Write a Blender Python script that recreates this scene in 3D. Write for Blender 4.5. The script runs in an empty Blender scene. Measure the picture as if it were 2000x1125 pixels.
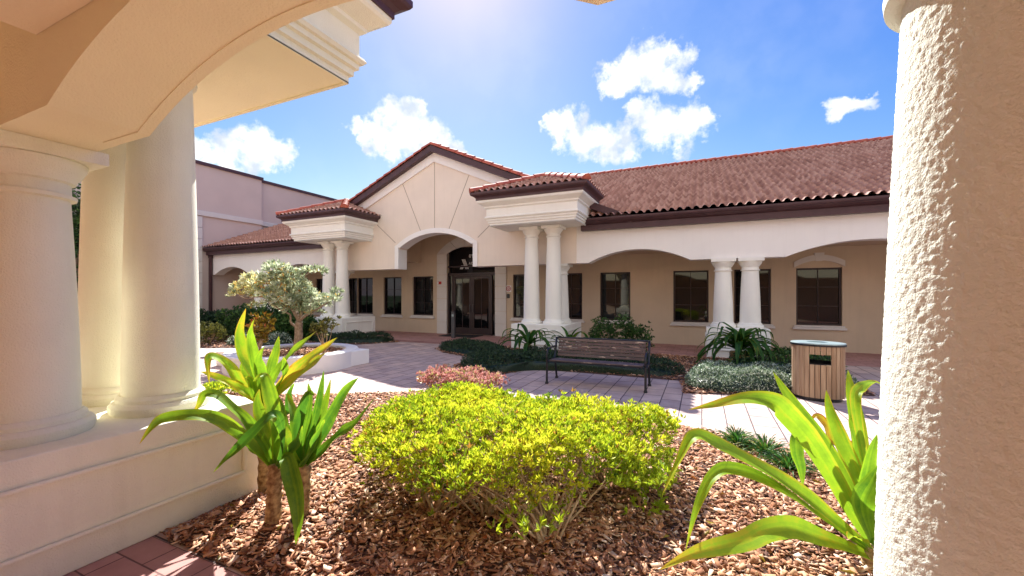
import bpy, math, random
import numpy as np
from mathutils import Vector
random.seed(7); rng = np.random.default_rng(11)
R = math.radians

# ------------------------------------------------------------------ camera
F, U0, V0, H, YAW = 810.0, 1000.0, 575.0, 1.7, R(24.6)   # focal length in photo pixels, horizon row, eye height
SA, CA = math.sin(YAW), math.cos(YAW)
scene = bpy.context.scene
cam = bpy.data.cameras.new('camera'); camo = bpy.data.objects.new('camera', cam)
scene.collection.objects.link(camo); scene.camera = camo
camo.location = (0, 0, H); camo.rotation_euler = (R(90), 0, YAW)
cam.sensor_width = 36; cam.lens = F/2000*36; cam.shift_y = 12.5/2000
cam.clip_start = 0.05; cam.clip_end = 2000
def at(u, v, d):                      # a point at depth d seen at photo pixel u, v
    t = (u-U0)/F
    return Vector((d*(-SA+CA*t), d*(CA+SA*t), H+(V0-v)/F*d))
def atz(u, v, z=0.0): return at(u, v, (H-z)*F/(v-V0))
def atY(u, v, Y): return at(u, v, Y/(CA+SA*(u-U0)/F))
def WX(u, Y): return atY(u, V0, Y).x

# ------------------------------------------------------------------ light
SUN_AZ, SUN_EL = R(-32), R(44)
sd = Vector((math.sin(SUN_AZ)*math.cos(SUN_EL), math.cos(SUN_AZ)*math.cos(SUN_EL), math.sin(SUN_EL)))
sl = bpy.data.lights.new('sun', 'SUN'); sl.energy = 3.7; sl.angle = R(0.53); sl.color = (1, .97, .92)
so = bpy.data.objects.new('sun', sl); scene.collection.objects.link(so)
so.rotation_euler = sd.to_track_quat('Z', 'Y').to_euler(); so.location = (-10, 20, 25)
scene.view_settings.view_transform = 'Standard'; scene.view_settings.look = 'None'
scene.view_settings.gamma = 1; scene.view_settings.exposure = 1.75
scene.cycles.max_bounces = 10; scene.cycles.diffuse_bounces = 6; scene.cycles.glossy_bounces = 4
scene.cycles.sample_clamp_indirect = 6

SKY = 0.15
CLOUDS = [  # (u, v, radius in photo pixels) of the puffs
 (410,300,34),(450,300,40),(495,290,44),(525,300,36),(478,275,26),(440,320,26),(520,318,24),(390,305,18),
 (700,250,22),(735,262,34),(775,250,44),(815,270,44),(800,225,26),(850,275,36),(880,290,26),(770,290,30),(715,275,18),
 (1195,155,26),(1235,140,42),(1280,130,48),(1300,105,26),(1320,140,36),(1352,150,22),(1210,172,18),
 (1080,240,24),(1110,255,34),(1150,265,40),(1195,275,44),(1225,285,30),(1185,292,26),(1062,232,13),
 (1260,235,34),(1300,245,44),(1345,245,42),(1372,232,24),(1245,215,18),(1330,268,24),
 (1645,212,22),(1670,203,24),(1700,195,16)]
w = bpy.data.worlds.new('World'); scene.world = w; w.use_nodes = True
nt = w.node_tree; nt.nodes.clear(); N = nt.nodes.new; L = nt.links.new
out = N('ShaderNodeOutputWorld'); bg = N('ShaderNodeBackground'); bg.inputs[1].default_value = SKY
sky = N('ShaderNodeTexSky'); sky.sky_type = 'NISHITA'; sky.sun_disc = False
sky.sun_elevation = SUN_EL; sky.sun_rotation = SUN_AZ; sky.air_density = 1.0; sky.dust_density = 0.3; sky.ozone_density = 3.0
tc = N('ShaderNodeTexCoord')
def vm(op, a, b=None, s=None):
    n = N('ShaderNodeVectorMath'); n.operation = op
    for i, x in ((0, a), (1, b)):
        if x is None: continue
        if isinstance(x, (tuple, list)): n.inputs[i].default_value = x
        else: L(x, n.inputs[i])
    if s is not None: n.inputs['Scale'].default_value = s
    return n.outputs['Value'] if op in ('DOT_PRODUCT', 'LENGTH') else n.outputs['Vector']
def mm(op, a, b=None, c=None, clamp=False, tree=None):
    n = (tree or nt).nodes.new('ShaderNodeMath'); n.operation = op; n.use_clamp = clamp
    for i, x in enumerate((a, b, c)):
        if x is None: continue
        if isinstance(x, (int, float)): n.inputs[i].default_value = x
        else: (tree or nt).links.new(x, n.inputs[i])
    return n.outputs[0]
nz1 = N('ShaderNodeTexNoise'); nz1.inputs['Scale'].default_value = 16; nz1.inputs['Detail'].default_value = 9; nz1.inputs['Roughness'].default_value = .62
L(tc.outputs['Generated'], nz1.inputs['Vector'])
off = vm('SCALE', vm('SUBTRACT', nz1.outputs['Color'], (.5, .5, .5)), s=.10)
dirn = vm('NORMALIZE', vm('ADD', tc.outputs['Generated'], off))
acc = None
for (u, v, r) in CLOUDS:
    t = (u-U0)/F
    c = Vector((-SA+CA*t, CA+SA*t, (V0-v)/F)); ln = c.length; c.normalize()
    ang = r*1.0/F/ln
    x = mm('MULTIPLY_ADD', vm('DOT_PRODUCT', dirn, tuple(c)), 1/(ang*ang/2), 1-1/(ang*ang/2)); x = mm('MAXIMUM', x, -3.0)   # 1 in the middle, 0 at the rim
    acc = x if acc is None else mm('MAXIMUM', acc, x)
nz2 = N('ShaderNodeTexNoise'); nz2.inputs['Scale'].default_value = 28; nz2.inputs['Detail'].default_value = 8; nz2.inputs['Roughness'].default_value = .6
L(tc.outputs['Generated'], nz2.inputs['Vector'])
fr = mm('ADD', acc, mm('MULTIPLY_ADD', nz2.outputs['Fac'], 3.4, -1.7))
ms = N('ShaderNodeMapRange'); ms.interpolation_type = 'SMOOTHSTEP'; ms.inputs['From Min'].default_value = -.5; ms.inputs['From Max'].default_value = 1.0
L(fr, ms.inputs['Value'])
wisp = N('ShaderNodeTexNoise'); wisp.inputs['Scale'].default_value = 5; wisp.inputs['Detail'].default_value = 6
L(tc.outputs['Generated'], wisp.inputs['Vector'])
wm = N('ShaderNodeMapRange'); wm.inputs['From Min'].default_value = .5; wm.inputs['From Max'].default_value = .8; wm.inputs['To Max'].default_value = .08
L(wisp.outputs['Fac'], wm.inputs['Value'])
mask = mm('MAXIMUM', ms.outputs[0], wm.outputs[0])
cr = N('ShaderNodeValToRGB'); cr.color_ramp.elements[0].position = .34; cr.color_ramp.elements[0].color = (1.55, 1.72, 1.95, 1)
cr.color_ramp.elements[1].position = .56; cr.color_ramp.elements[1].color = (2.7, 2.7, 2.72, 1)
nz3 = N('ShaderNodeTexNoise'); nz3.inputs['Scale'].default_value = 20; nz3.inputs['Detail'].default_value = 4
L(tc.outputs['Generated'], nz3.inputs['Vector']); L(nz3.outputs['Fac'], cr.inputs['Fac'])
sep = N('ShaderNodeSeparateColor'); L(sky.outputs[0], sep.inputs[0]); cmb = N('ShaderNodeCombineColor')
for i, (k_, ref, e_) in enumerate(((.33, 1.9, 1.75), (.79, 3.19, 1.3), (1.95, 5.57, .22))):
    L(mm('MULTIPLY', mm('POWER', mm('DIVIDE', sep.outputs[i], ref), e_), k_), cmb.inputs[i])
# unseen bright cloud bank behind the viewer, added to brighten the shaded fronts
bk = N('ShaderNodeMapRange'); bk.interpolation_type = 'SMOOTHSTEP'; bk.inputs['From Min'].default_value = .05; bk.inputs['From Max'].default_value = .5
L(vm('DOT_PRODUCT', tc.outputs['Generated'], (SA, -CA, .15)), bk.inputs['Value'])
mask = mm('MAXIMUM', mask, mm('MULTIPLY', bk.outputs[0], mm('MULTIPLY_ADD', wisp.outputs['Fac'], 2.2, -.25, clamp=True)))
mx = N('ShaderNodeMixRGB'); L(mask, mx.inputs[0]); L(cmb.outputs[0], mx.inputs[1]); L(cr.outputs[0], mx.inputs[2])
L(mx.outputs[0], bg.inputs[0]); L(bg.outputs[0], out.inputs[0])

# ------------------------------------------------------------------ materials
M = {}
def mat(name, col, rough=.8, var=0.0, vscale=3.0, bump=0.0, bscale=60.0, bdist=.004, metal=0.0, spec=.4, trans=0.0,
        col2=None, detail=5, coat=0, attr=False, streak=0):
    m = bpy.data.materials.new(name); m.use_nodes = True; t = m.node_tree; p = t.nodes['Principled BSDF']
    p.inputs['Roughness'].default_value = rough; p.inputs['Metallic'].default_value = metal
    p.inputs['Specular IOR Level'].default_value = spec; p.inputs['Coat Weight'].default_value = coat
    co = t.nodes.new('ShaderNodeTexCoord').outputs['Object']
    c2 = col2 or tuple(c*(1-var) for c in col)
    src = None
    if var or col2:
        mxr = t.nodes.new('ShaderNodeMixRGB'); mxr.inputs[1].default_value = (*col, 1); mxr.inputs[2].default_value = (*c2, 1)
        n = t.nodes.new('ShaderNodeTexNoise'); n.inputs['Scale'].default_value = vscale; n.inputs['Detail'].default_value = detail
        t.links.new(co, n.inputs['Vector'])
        r = t.nodes.new('ShaderNodeMapRange'); r.inputs['From Min'].default_value = .35; r.inputs['From Max'].default_value = .65
        t.links.new(n.outputs['Fac'], r.inputs['Value'])
        fac = r.outputs[0]
        if attr:
            a = t.nodes.new('ShaderNodeAttribute'); a.attribute_name = 'tint'; fac = a.outputs['Fac']
        t.links.new(fac, mxr.inputs[0]); src = mxr.outputs[0]
        if streak:      # rain streaks and old patches in the paint
            mp = t.nodes.new('ShaderNodeMapping'); mp.inputs['Scale'].default_value = (7, 7, .5); t.links.new(co, mp.inputs[0])
            n2 = t.nodes.new('ShaderNodeTexNoise'); n2.inputs['Scale'].default_value = 1.3; n2.inputs['Detail'].default_value = 6; t.links.new(mp.outputs[0], n2.inputs['Vector'])
            r2 = t.nodes.new('ShaderNodeMapRange'); r2.inputs['From Min'].default_value = .5; r2.inputs['From Max'].default_value = .75; r2.inputs['To Max'].default_value = streak*2; t.links.new(n2.outputs['Fac'], r2.inputs['Value'])
            m4 = t.nodes.new('ShaderNodeMixRGB'); m4.inputs[2].default_value = (.35, .29, .22, 1); t.links.new(r2.outputs[0], m4.inputs[0]); t.links.new(src, m4.inputs[1]); src = m4.outputs[0]
        t.links.new(src, p.inputs['Base Color'])
    else: p.inputs['Base Color'].default_value = (*col, 1)
    if bump:
        n = t.nodes.new('ShaderNodeTexNoise'); n.inputs['Scale'].default_value = bscale; n.inputs['Detail'].default_value = 4
        t.links.new(co, n.inputs['Vector'])
        b = t.nodes.new('ShaderNodeBump'); b.inputs['Strength'].default_value = bump; b.inputs['Distance'].default_value = bdist
        t.links.new(n.outputs['Fac'], b.inputs['Height']); t.links.new(b.outputs[0], p.inputs['Normal'])
    if trans:
        tr = t.nodes.new('ShaderNodeBsdfTranslucent'); ms_ = t.nodes.new('ShaderNodeMixShader'); ms_.inputs[0].default_value = trans
        if src: t.links.new(src, tr.inputs[0])
        else: tr.inputs[0].default_value = (*col, 1)
        o = t.nodes['Material Output']; t.links.new(p.outputs[0], ms_.inputs[1]); t.links.new(tr.outputs[0], ms_.inputs[2]); t.links.new(ms_.outputs[0], o.inputs[0])
    M[name] = m; return m
def leafmat(name, stops, trans=.4, rough=.45):       # colour by a per-leaf random number stored on the faces
    m = bpy.data.materials.new(name); m.use_nodes = True; t = m.node_tree; p = t.nodes['Principled BSDF']
    p.inputs['Roughness'].default_value = rough; p.inputs['Specular IOR Level'].default_value = .45
    a = t.nodes.new('ShaderNodeAttribute'); a.attribute_name = 'tint'; r = t.nodes.new('ShaderNodeValToRGB')
    e = r.color_ramp.elements; e[0].position = stops[0][0]; e[0].color = (*stops[0][1], 1); e[1].position = stops[-1][0]; e[1].color = (*stops[-1][1], 1)
    for ps, c in stops[1:-1]: k = e.new(ps); k.color = (*c, 1)
    t.links.new(a.outputs['Fac'], r.inputs[0]); t.links.new(r.outputs[0], p.inputs['Base Color'])
    tr = t.nodes.new('ShaderNodeBsdfTranslucent'); t.links.new(r.outputs[0], tr.inputs[0])
    ms_ = t.nodes.new('ShaderNodeMixShader'); ms_.inputs[0].default_value = trans; o = t.nodes['Material Output']
    t.links.new(p.outputs[0], ms_.inputs[1]); t.links.new(tr.outputs[0], ms_.inputs[2]); t.links.new(ms_.outputs[0], o.inputs[0])
    M[name] = m; return m
mat('cream', (.88, .86, .80), .85, .05, 1.6, .6, 80, .005, streak=.03)
mat('cream_near', (.87, .85, .69), .85, .08, 1.6, .9, 110, .006, streak=.05)
mat('cream_rough', (.73, .78, .70), .9, .12, 2.5, .7, 210, .004, streak=.06)
mat('white_stucco', (.90, .87, .84), .85, .05, 1.0, .5, 70, .005, streak=.025)
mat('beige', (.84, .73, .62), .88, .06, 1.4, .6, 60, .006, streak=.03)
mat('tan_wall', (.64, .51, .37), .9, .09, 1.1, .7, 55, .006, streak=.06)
mat('mauve_wall', (.64, .52, .47), .9, .07, .8, .4, 50, .004)
mat('pale_block', (.70, .66, .62), .85, .05, 2, .4, 60, .004)
mat('porch_soffit', (.88, .80, .55), .88, .06, 1.4, .8, 80, .006)
mat('brown_metal', (.085, .04, .045), .45, .2, 4)
mat('joint', (.34, .27, .21), .9)
mat('door_frame', (.035, .02, .022), .4)
mat('black_metal', (.012, .013, .018), .35)
mat('black_panel', (.006, .006, .008), .15)
mat('white_letter', (.8, .8, .8), .5)
mat('red_plastic', (.45, .03, .03), .4)
mat('dark_plastic', (.02, .02, .022), .4)
mat('grey_metal', (.07, .07, .075), .45)
mat('rubber', (.03, .028, .03), .9, .3, 30)
mat('terracotta_cap', (.50, .13, .07), .7, 0, 6, .3, 30, .004, col2=(.33, .07, .05))
mat('lid_metal', (.35, .45, .45), .35, .2, 8, metal=.3)
mat('bark', (.42, .33, .25), .9, 0, 18, .9, 35, .01, col2=(.24, .17, .12))
mat('twig', (.56, .42, .27), .9, 0, 20, .5, 60, .003, col2=(.36, .24, .14))
mat('scaly_trunk', (.58, .42, .20), .85, 0, 25, .8, 40, .01, col2=(.20, .11, .05))
mat('soil', (.15, .075, .045), .95, 0, 30, 1.0, 55, .03, col2=(.06, .03, .02))
mat('glass', (.005, .005, .006), .03, spec=.4)
mat('lawn', (.06, .10, .03), .95, 0, 20, col2=(.04, .06, .02))
leafmat('mulch_chip', [(0, (.09, .035, .02)), (.25, (.30, .12, .055)), (.6, (.53, .26, .135)), (.88, (.68, .41, .25)), (1, (.78, .60, .45))], 0, .85)
leafmat('lime', [(0, (.45, .24, .04)), (.07, (.10, .18, .02)), (.3, (.26, .40, .02)), (.7, (.60, .68, .03)), (1, (.82, .80, .06))], .5)
leafmat('dark_ground', [(0, (.012, .03, .015)), (.5, (.025, .06, .025)), (1, (.06, .12, .05))], .25, .35)
leafmat('silver_ground', [(0, (.04, .08, .04)), (.35, (.12, .19, .09)), (.75, (.42, .50, .36)), (1, (.75, .80, .70))], .25, .25)
leafmat('green_bush', [(0, (.02, .05, .015)), (.5, (.05, .12, .03)), (1, (.12, .24, .05))], .3)
leafmat('olive_bush', [(0, (.05, .05, .015)), (.5, (.12, .13, .03)), (1, (.30, .26, .05))], .3)
leafmat('croton', [(0, (.10, .08, .02)), (.5, (.35, .26, .03)), (.8, (.50, .35, .03)), (1, (.45, .12, .03))], .35)
leafmat('tree_leaf', [(0, (.20, .25, .12)), (.45, (.45, .52, .33)), (.8, (.74, .78, .56)), (.93, (.62, .58, .18)), (1, (.70, .32, .08))], .5)
leafmat('pink_leaf', [(0, (.28, .12, .06)), (.3, (.55, .22, .19)), (.6, (.75, .42, .40)), (.8, (.50, .42, .14)), (1, (.35, .42, .10))], .4)
leafmat('orange_leaf', [(0, (.30, .10, .02)), (1, (.60, .26, .04))], .4)

def blade_mat(name, base, mid, dry):
    m = bpy.data.materials.new(name); m.use_nodes = True; t = m.node_tree; p = t.nodes['Principled BSDF']
    p.inputs['Roughness'].default_value = .48; p.inputs['Specular IOR Level'].default_value = .3
    co = t.nodes.new('ShaderNodeTexCoord').outputs['Object']
    a = t.nodes.new('ShaderNodeAttribute'); a.attribute_name = 'tint'
    n = t.nodes.new('ShaderNodeTexNoise'); n.inputs['Scale'].default_value = 7; n.inputs['Detail'].default_value = 8; n.inputs['Roughness'].default_value = .7; t.links.new(co, n.inputs['Vector'])
    v = mm('ADD', a.outputs['Fac'], mm('MULTIPLY_ADD', n.outputs['Fac'], .8, -.4, tree=t), tree=t)
    r = t.nodes.new('ShaderNodeValToRGB'); e = r.color_ramp.elements
    e[0].position = .1; e[0].color = (*base, 1); e[1].position = 1; e[1].color = (*dry, 1)
    k = e.new(.55); k.color = (*mid, 1); k = e.new(.85); k.color = (.60, .45, .03, 1)
    t.links.new(v, r.inputs[0]); t.links.new(r.outputs[0], p.inputs['Base Color'])
    tr = t.nodes.new('ShaderNodeBsdfTranslucent'); t.links.new(r.outputs[0], tr.inputs[0])
    ms_ = t.nodes.new('ShaderNodeMixShader'); ms_.inputs[0].default_value = .5; o = t.nodes['Material Output']
    t.links.new(p.outputs[0], ms_.inputs[1]); t.links.new(tr.outputs[0], ms_.inputs[2]); t.links.new(ms_.outputs[0], o.inputs[0])
    M[name] = m
blade_mat('blade', (.07, .20, .015), (.28, .48, .02), (.45, .15, .03))
blade_mat('dark_blade', (.015, .06, .012), (.05, .16, .02), (.30, .18, .03))

def brick_mat(name, c1, c2, mortar, bw, bh, rot=0, msize=.008, third=None, rough=.75, offset=.5):
    m = bpy.data.materials.new(name); m.use_nodes = True; t = m.node_tree; p = t.nodes['Principled BSDF']; p.inputs['Roughness'].default_value = rough
    co = t.nodes.new('ShaderNodeTexCoord').outputs['Object']
    mp = t.nodes.new('ShaderNodeMapping'); mp.inputs['Rotation'].default_value = (0, 0, rot); t.links.new(co, mp.inputs[0])
    b = t.nodes.new('ShaderNodeTexBrick'); b.inputs['Scale'].default_value = 1; b.inputs['Brick Width'].default_value = bw; b.inputs['Row Height'].default_value = bh
    b.inputs['Mortar Size'].default_value = msize; b.inputs['Mortar Smooth'].default_value = .3; b.offset = offset
    b.inputs['Color1'].default_value = (*c1, 1); b.inputs['Color2'].default_value = (*c2, 1); b.inputs['Mortar'].default_value = (*mortar, 1)
    t.links.new(mp.outputs[0], b.inputs['Vector'])
    n = t.nodes.new('ShaderNodeTexNoise'); n.inputs['Scale'].default_value = 2.2; n.inputs['Detail'].default_value = 9; n.inputs['Roughness'].default_value = .68; t.links.new(co, n.inputs['Vector'])
    r = t.nodes.new('ShaderNodeValToRGB'); e = r.color_ramp.elements; e[0].position = .36; e[0].color = (*(third or c2), 1); e[1].position = .64; e[1].color = (1, 1, 1, 1)
    t.links.new(n.outputs['Fac'], r.inputs[0])
    mx = t.nodes.new('ShaderNodeMixRGB'); mx.blend_type = 'MULTIPLY'; mx.inputs[0].default_value = .75
    t.links.new(b.outputs['Color'], mx.inputs[1]); t.links.new(r.outputs[0], mx.inputs[2]); t.links.new(mx.outputs[0], p.inputs['Base Color'])
    bp = t.nodes.new('ShaderNodeBump'); bp.inputs['Strength'].default_value = .6; bp.inputs['Distance'].default_value = .006
    hh = mm('ADD', mm('MULTIPLY', b.outputs['Fac'], -1.0, tree=t), mm('MULTIPLY', n.outputs['Fac'], .5, tree=t), tree=t)
    t.links.new(hh, bp.inputs['Height']); t.links.new(bp.outputs[0], p.inputs['Normal'])
    M[name] = m
brick_mat('paver', (.68, .51, .41), (.48, .37, .33), (.09, .06, .06), .46, .30, R(90), .009, third=(.64, .58, .60))
brick_mat('red_paver', (.54, .30, .26), (.44, .23, .20), (.16, .08, .07), .40, .20, 0, .006, third=(.72, .62, .62))
brick_mat('band_paver', (.40, .20, .16), (.33, .15, .13), (.1, .05, .05), .40, .20, R(90), .006, third=(.7, .62, .62))

def tile_mat(name):
    m = bpy.data.materials.new(name); m.use_nodes = True; t = m.node_tree; p = t.nodes['Principled BSDF']; p.inputs['Roughness'].default_value = .8; p.inputs['Specular IOR Level'].default_value = .2
    a = t.nodes.new('ShaderNodeAttribute'); a.attribute_name = 'tint'; r = t.nodes.new('ShaderNodeValToRGB')
    e = r.color_ramp.elements; e[0].position = 0; e[0].color = (.27, .13, .095, 1); e[1].position = 1; e[1].color = (.66, .42, .33, 1)
    k = e.new(.5); k.color = (.46, .25, .19, 1)
    n = t.nodes.new('ShaderNodeTexNoise'); n.inputs['Scale'].default_value = 1.3; n.inputs['Detail'].default_value = 6
    t.links.new(t.nodes.new('ShaderNodeTexCoord').outputs['Object'], n.inputs['Vector'])
    v = mm('ADD', mm('MULTIPLY', a.outputs['Fac'], .6, tree=t), mm('MULTIPLY', n.outputs['Fac'], .4, tree=t), tree=t)
    t.links.new(v, r.inputs[0]); t.links.new(r.outputs[0], p.inputs['Base Color']); M[name] = m
tile_mat('roof_tile')

def wood_mat(name, c1, c2, axis, rough=.7, peel=None):
    m = bpy.data.materials.new(name); m.use_nodes = True; t = m.node_tree; p = t.nodes['Principled BSDF']; p.inputs['Roughness'].default_value = rough
    co = t.nodes.new('ShaderNodeTexCoord').outputs['Object']; mp = t.nodes.new('ShaderNodeMapping')
    s = [30, 30, 30]; s[axis] = 2.0; mp.inputs['Scale'].default_value = s; t.links.new(co, mp.inputs[0])
    n = t.nodes.new('ShaderNodeTexNoise'); n.inputs['Scale'].default_value = 1.2; n.inputs['Detail'].default_value = 6; t.links.new(mp.outputs[0], n.inputs['Vector'])
    a = t.nodes.new('ShaderNodeAttribute'); a.attribute_name = 'tint'
    v = mm('ADD', mm('MULTIPLY_ADD', n.outputs['Fac'], 1.6, -.55, tree=t), mm('MULTIPLY_ADD', a.outputs['Fac'], .6, -.2, tree=t), clamp=True, tree=t)
    mx = t.nodes.new('ShaderNodeMixRGB'); mx.inputs[1].default_value = (*c1, 1); mx.inputs[2].default_value = (*c2, 1); t.links.new(v, mx.inputs[0]); o = mx.outputs[0]
    if peel:
        n2 = t.nodes.new('ShaderNodeTexNoise'); n2.inputs['Scale'].default_value = 1; n2.inputs['Detail'].default_value = 5
        m2 = t.nodes.new('ShaderNodeMapping'); s = [22, 22, 22]; s[axis] = 6; m2.inputs['Scale'].default_value = s; t.links.new(co, m2.inputs[0]); t.links.new(m2.outputs[0], n2.inputs['Vector'])
        r = t.nodes.new('ShaderNodeMapRange'); r.inputs['From Min'].default_value = .62; r.inputs['From Max'].default_value = .68; t.links.new(n2.outputs['Fac'], r.inputs['Value'])
        m3 = t.nodes.new('ShaderNodeMixRGB'); m3.inputs[2].default_value = (*peel, 1); t.links.new(r.outputs[0], m3.inputs[0]); t.links.new(o, m3.inputs[1]); o = m3.outputs[0]
    t.links.new(o, p.inputs['Base Color'])
    b = t.nodes.new('ShaderNodeBump'); b.inputs['Strength'].default_value = .4; b.inputs['Distance'].default_value = .003; t.links.new(n.outputs['Fac'], b.inputs['Height']); t.links.new(b.outputs[0], p.inputs['Normal'])
    M[name] = m
wood_mat('slat_wood', (.07, .05, .055), (.21, .155, .15), 0, .6, peel=(.50, .40, .34))
wood_mat('stave_wood', (.24, .145, .08), (.46, .34, .22), 2, .7)

# ------------------------------------------------------------------ mesh helpers
COL = scene.collection
def base_of(p):
    v = Vector((0, 0, 0))
    while p is not None: v += p.location; p = p.parent
    return v
class MB:
    def __init__(s): s.v = []; s.f = []; s.t = []; s.cur = None
    def add(s, vs, fs, tint=0.5):
        n = len(s.v); s.v += [tuple(q) for q in vs]; s.f += [tuple(i+n for i in f) for f in fs]; s.t += [tint]*len(fs)
    def quad(s, a, b, c, d, tint=.5): s.add([a, b, c, d], [(0, 1, 2, 3)], tint)
    def box(s, x0, x1, y0, y1, z0, z1, T=None, tint=.5):
        vs = [(x, y, z) for z in (z0, z1) for y in (y0, y1) for x in (x0, x1)]
        if T: vs = [T(*q) for q in vs]
        s.add(vs, [(0, 2, 3, 1), (4, 5, 7, 6), (0, 1, 5, 4), (2, 6, 7, 3), (0, 4, 6, 2), (1, 3, 7, 5)], tint)
    def obox(s, a, b, wd, ht, up=Vector((0, 0, 1)), tint=.5):     # box along a-b
        a = Vector(a); b = Vector(b); t = (b-a).normalized(); sd_ = t.cross(up).normalized(); u2 = sd_.cross(t).normalized()
        vs = [p+sd_*i*wd/2+u2*j*ht/2 for p in (a, b) for (i, j) in ((-1, -1), (1, -1), (1, 1), (-1, 1))]
        s.add(vs, [(0, 1, 2, 3), (7, 6, 5, 4), (0, 4, 5, 1), (1, 5, 6, 2), (2, 6, 7, 3), (3, 7, 4, 0)], tint)
    def lathe(s, cx, cy, prof, n=40, a=1.0, b=1.0, rot=0):
        vs = []
        for (r, z) in prof:
            for k in range(n):
                q = 2*math.pi*k/n; x = r*math.cos(q)*a; y = r*math.sin(q)*b
                vs.append((cx+x*math.cos(rot)-y*math.sin(rot), cy+x*math.sin(rot)+y*math.cos(rot), z))
        fs = [(i*n+k, i*n+(k+1) % n, (i+1)*n+(k+1) % n, (i+1)*n+k) for i in range(len(prof)-1) for k in range(n)]
        if prof[-1][0] > .001: fs.append(tuple((len(prof)-1)*n+k for k in range(n)))
        if prof[0][0] > .001: fs.append(tuple(n-1-k for k in range(n)))
        s.add(vs, fs)
    def tube(s, pts, rad, n=8, tint=.5):
        pts = [Vector(p) for p in pts]; vs = []; prev = None
        if isinstance(rad, (int, float)): rad = [rad]*len(pts)
        for i, p in enumerate(pts):
            t = (pts[min(i+1, len(pts)-1)]-pts[max(i-1, 0)]).normalized()
            ref = prev or (Vector((0, 0, 1)) if abs(t.z) < .9 else Vector((1, 0, 0)))
            sd_ = (ref - t*ref.dot(t)).normalized(); up = t.cross(sd_); prev = sd_
            for k in range(n):
                q = 2*math.pi*k/n; vs.append(p+(sd_*math.cos(q)+up*math.sin(q))*rad[i])
        fs = [(i*n+k, i*n+(k+1) % n, (i+1)*n+(k+1) % n, (i+1)*n+k) for i in range(len(pts)-1) for k in range(n)]
        fs += [tuple(n-1-k for k in range(n)), tuple((len(pts)-1)*n+k for k in range(n))]
        s.add(vs, fs, tint)
    def band(s, xs, lo, hi, w0, w1, T, tint=.5, back=True):     # wall strip: z from lo[i] to hi[i] at xs[i], between depths w0 and w1
        n = len(xs)
        for i in range(n-1):
            a, b = xs[i], xs[i+1]
            if b-a > 1e-6:
                s.quad(T(a, w1, lo[i]), T(b, w1, lo[i+1]), T(b, w1, hi[i+1]), T(a, w1, hi[i]), tint)
                if back: s.quad(T(b, w0, lo[i+1]), T(a, w0, lo[i]), T(a, w0, hi[i]), T(b, w0, hi[i+1]), tint)
            s.quad(T(a, w0, lo[i]), T(b, w0, lo[i+1]), T(b, w1, lo[i+1]), T(a, w1, lo[i]), tint)
            s.quad(T(a, w1, hi[i]), T(b, w1, hi[i+1]), T(b, w0, hi[i+1]), T(a, w0, hi[i]), tint)
        for i in (0, n-1): s.quad(T(xs[i], w0, lo[i]), T(xs[i], w1, lo[i]), T(xs[i], w1, hi[i]), T(xs[i], w0, hi[i]), tint)
    def build(s, name, m, parent=None, smooth=False, props=None, bevel=0):
        me = bpy.data.meshes.new(name); o_ = base_of(parent)
        vs = np.array(s.v, dtype=float)-np.array(o_)
        me.from_pydata(vs.tolist(), [], s.f); me.materials.append(M[m] if isinstance(m, str) else m)
        a = me.attributes.new('tint', 'FLOAT', 'FACE'); a.data.foreach_set('value', np.array(s.t, dtype=np.float32))
        if smooth: me.shade_smooth()
        o = bpy.data.objects.new(name, me); COL.objects.link(o); o.parent = parent
        if smooth == 'auto':
            me.shade_smooth()
            try: me.set_sharp_from_angle(angle=R(35))
            except Exception: pass
        if bevel:
            b = o.modifiers.new('bevel', 'BEVEL'); b.width = bevel; b.segments = 2; b.limit_method = 'ANGLE'
        for k, v in (props or {}).items(): o[k] = v
        return o
def npmesh(name, verts, faces, tints, m, parent=None, props=None, smooth=False):   # faces: (n,k) array, one tint per face
    me = bpy.data.meshes.new(name); nf, k = faces.shape
    verts = verts-np.array(base_of(parent))
    me.vertices.add(len(verts)); me.vertices.foreach_set('co', verts.astype(np.float32).ravel())
    me.loops.add(nf*k); me.loops.foreach_set('vertex_index', faces.astype(np.int32).ravel())
    me.polygons.add(nf); me.polygons.foreach_set('loop_start', np.arange(0, nf*k, k, dtype=np.int32)); me.polygons.foreach_set('loop_total', np.full(nf, k, dtype=np.int32))
    me.update(calc_edges=True); me.materials.append(M[m])
    a = me.attributes.new('tint', 'FLOAT', 'FACE'); a.data.foreach_set('value', tints.astype(np.float32))
    if smooth: me.shade_smooth()
    o = bpy.data.objects.new(name, me); COL.objects.link(o); o.parent = parent
    for kk, v in (props or {}).items(): o[kk] = v
    return o
def thing(name, label, cat, loc=(0, 0, 0), group=None):
    o = bpy.data.objects.new(name, None); COL.objects.link(o); o.location = loc; o.empty_display_size = .2
    o['label'] = label; o['category'] = cat
    if group: o['group'] = group
    return o
def tag(label, cat, group=None):
    d = {'label': label, 'category': cat}
    if group: d['group'] = group
    return d
def unit(a): return a/np.maximum(np.linalg.norm(a, axis=1, keepdims=True), 1e-9)
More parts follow.
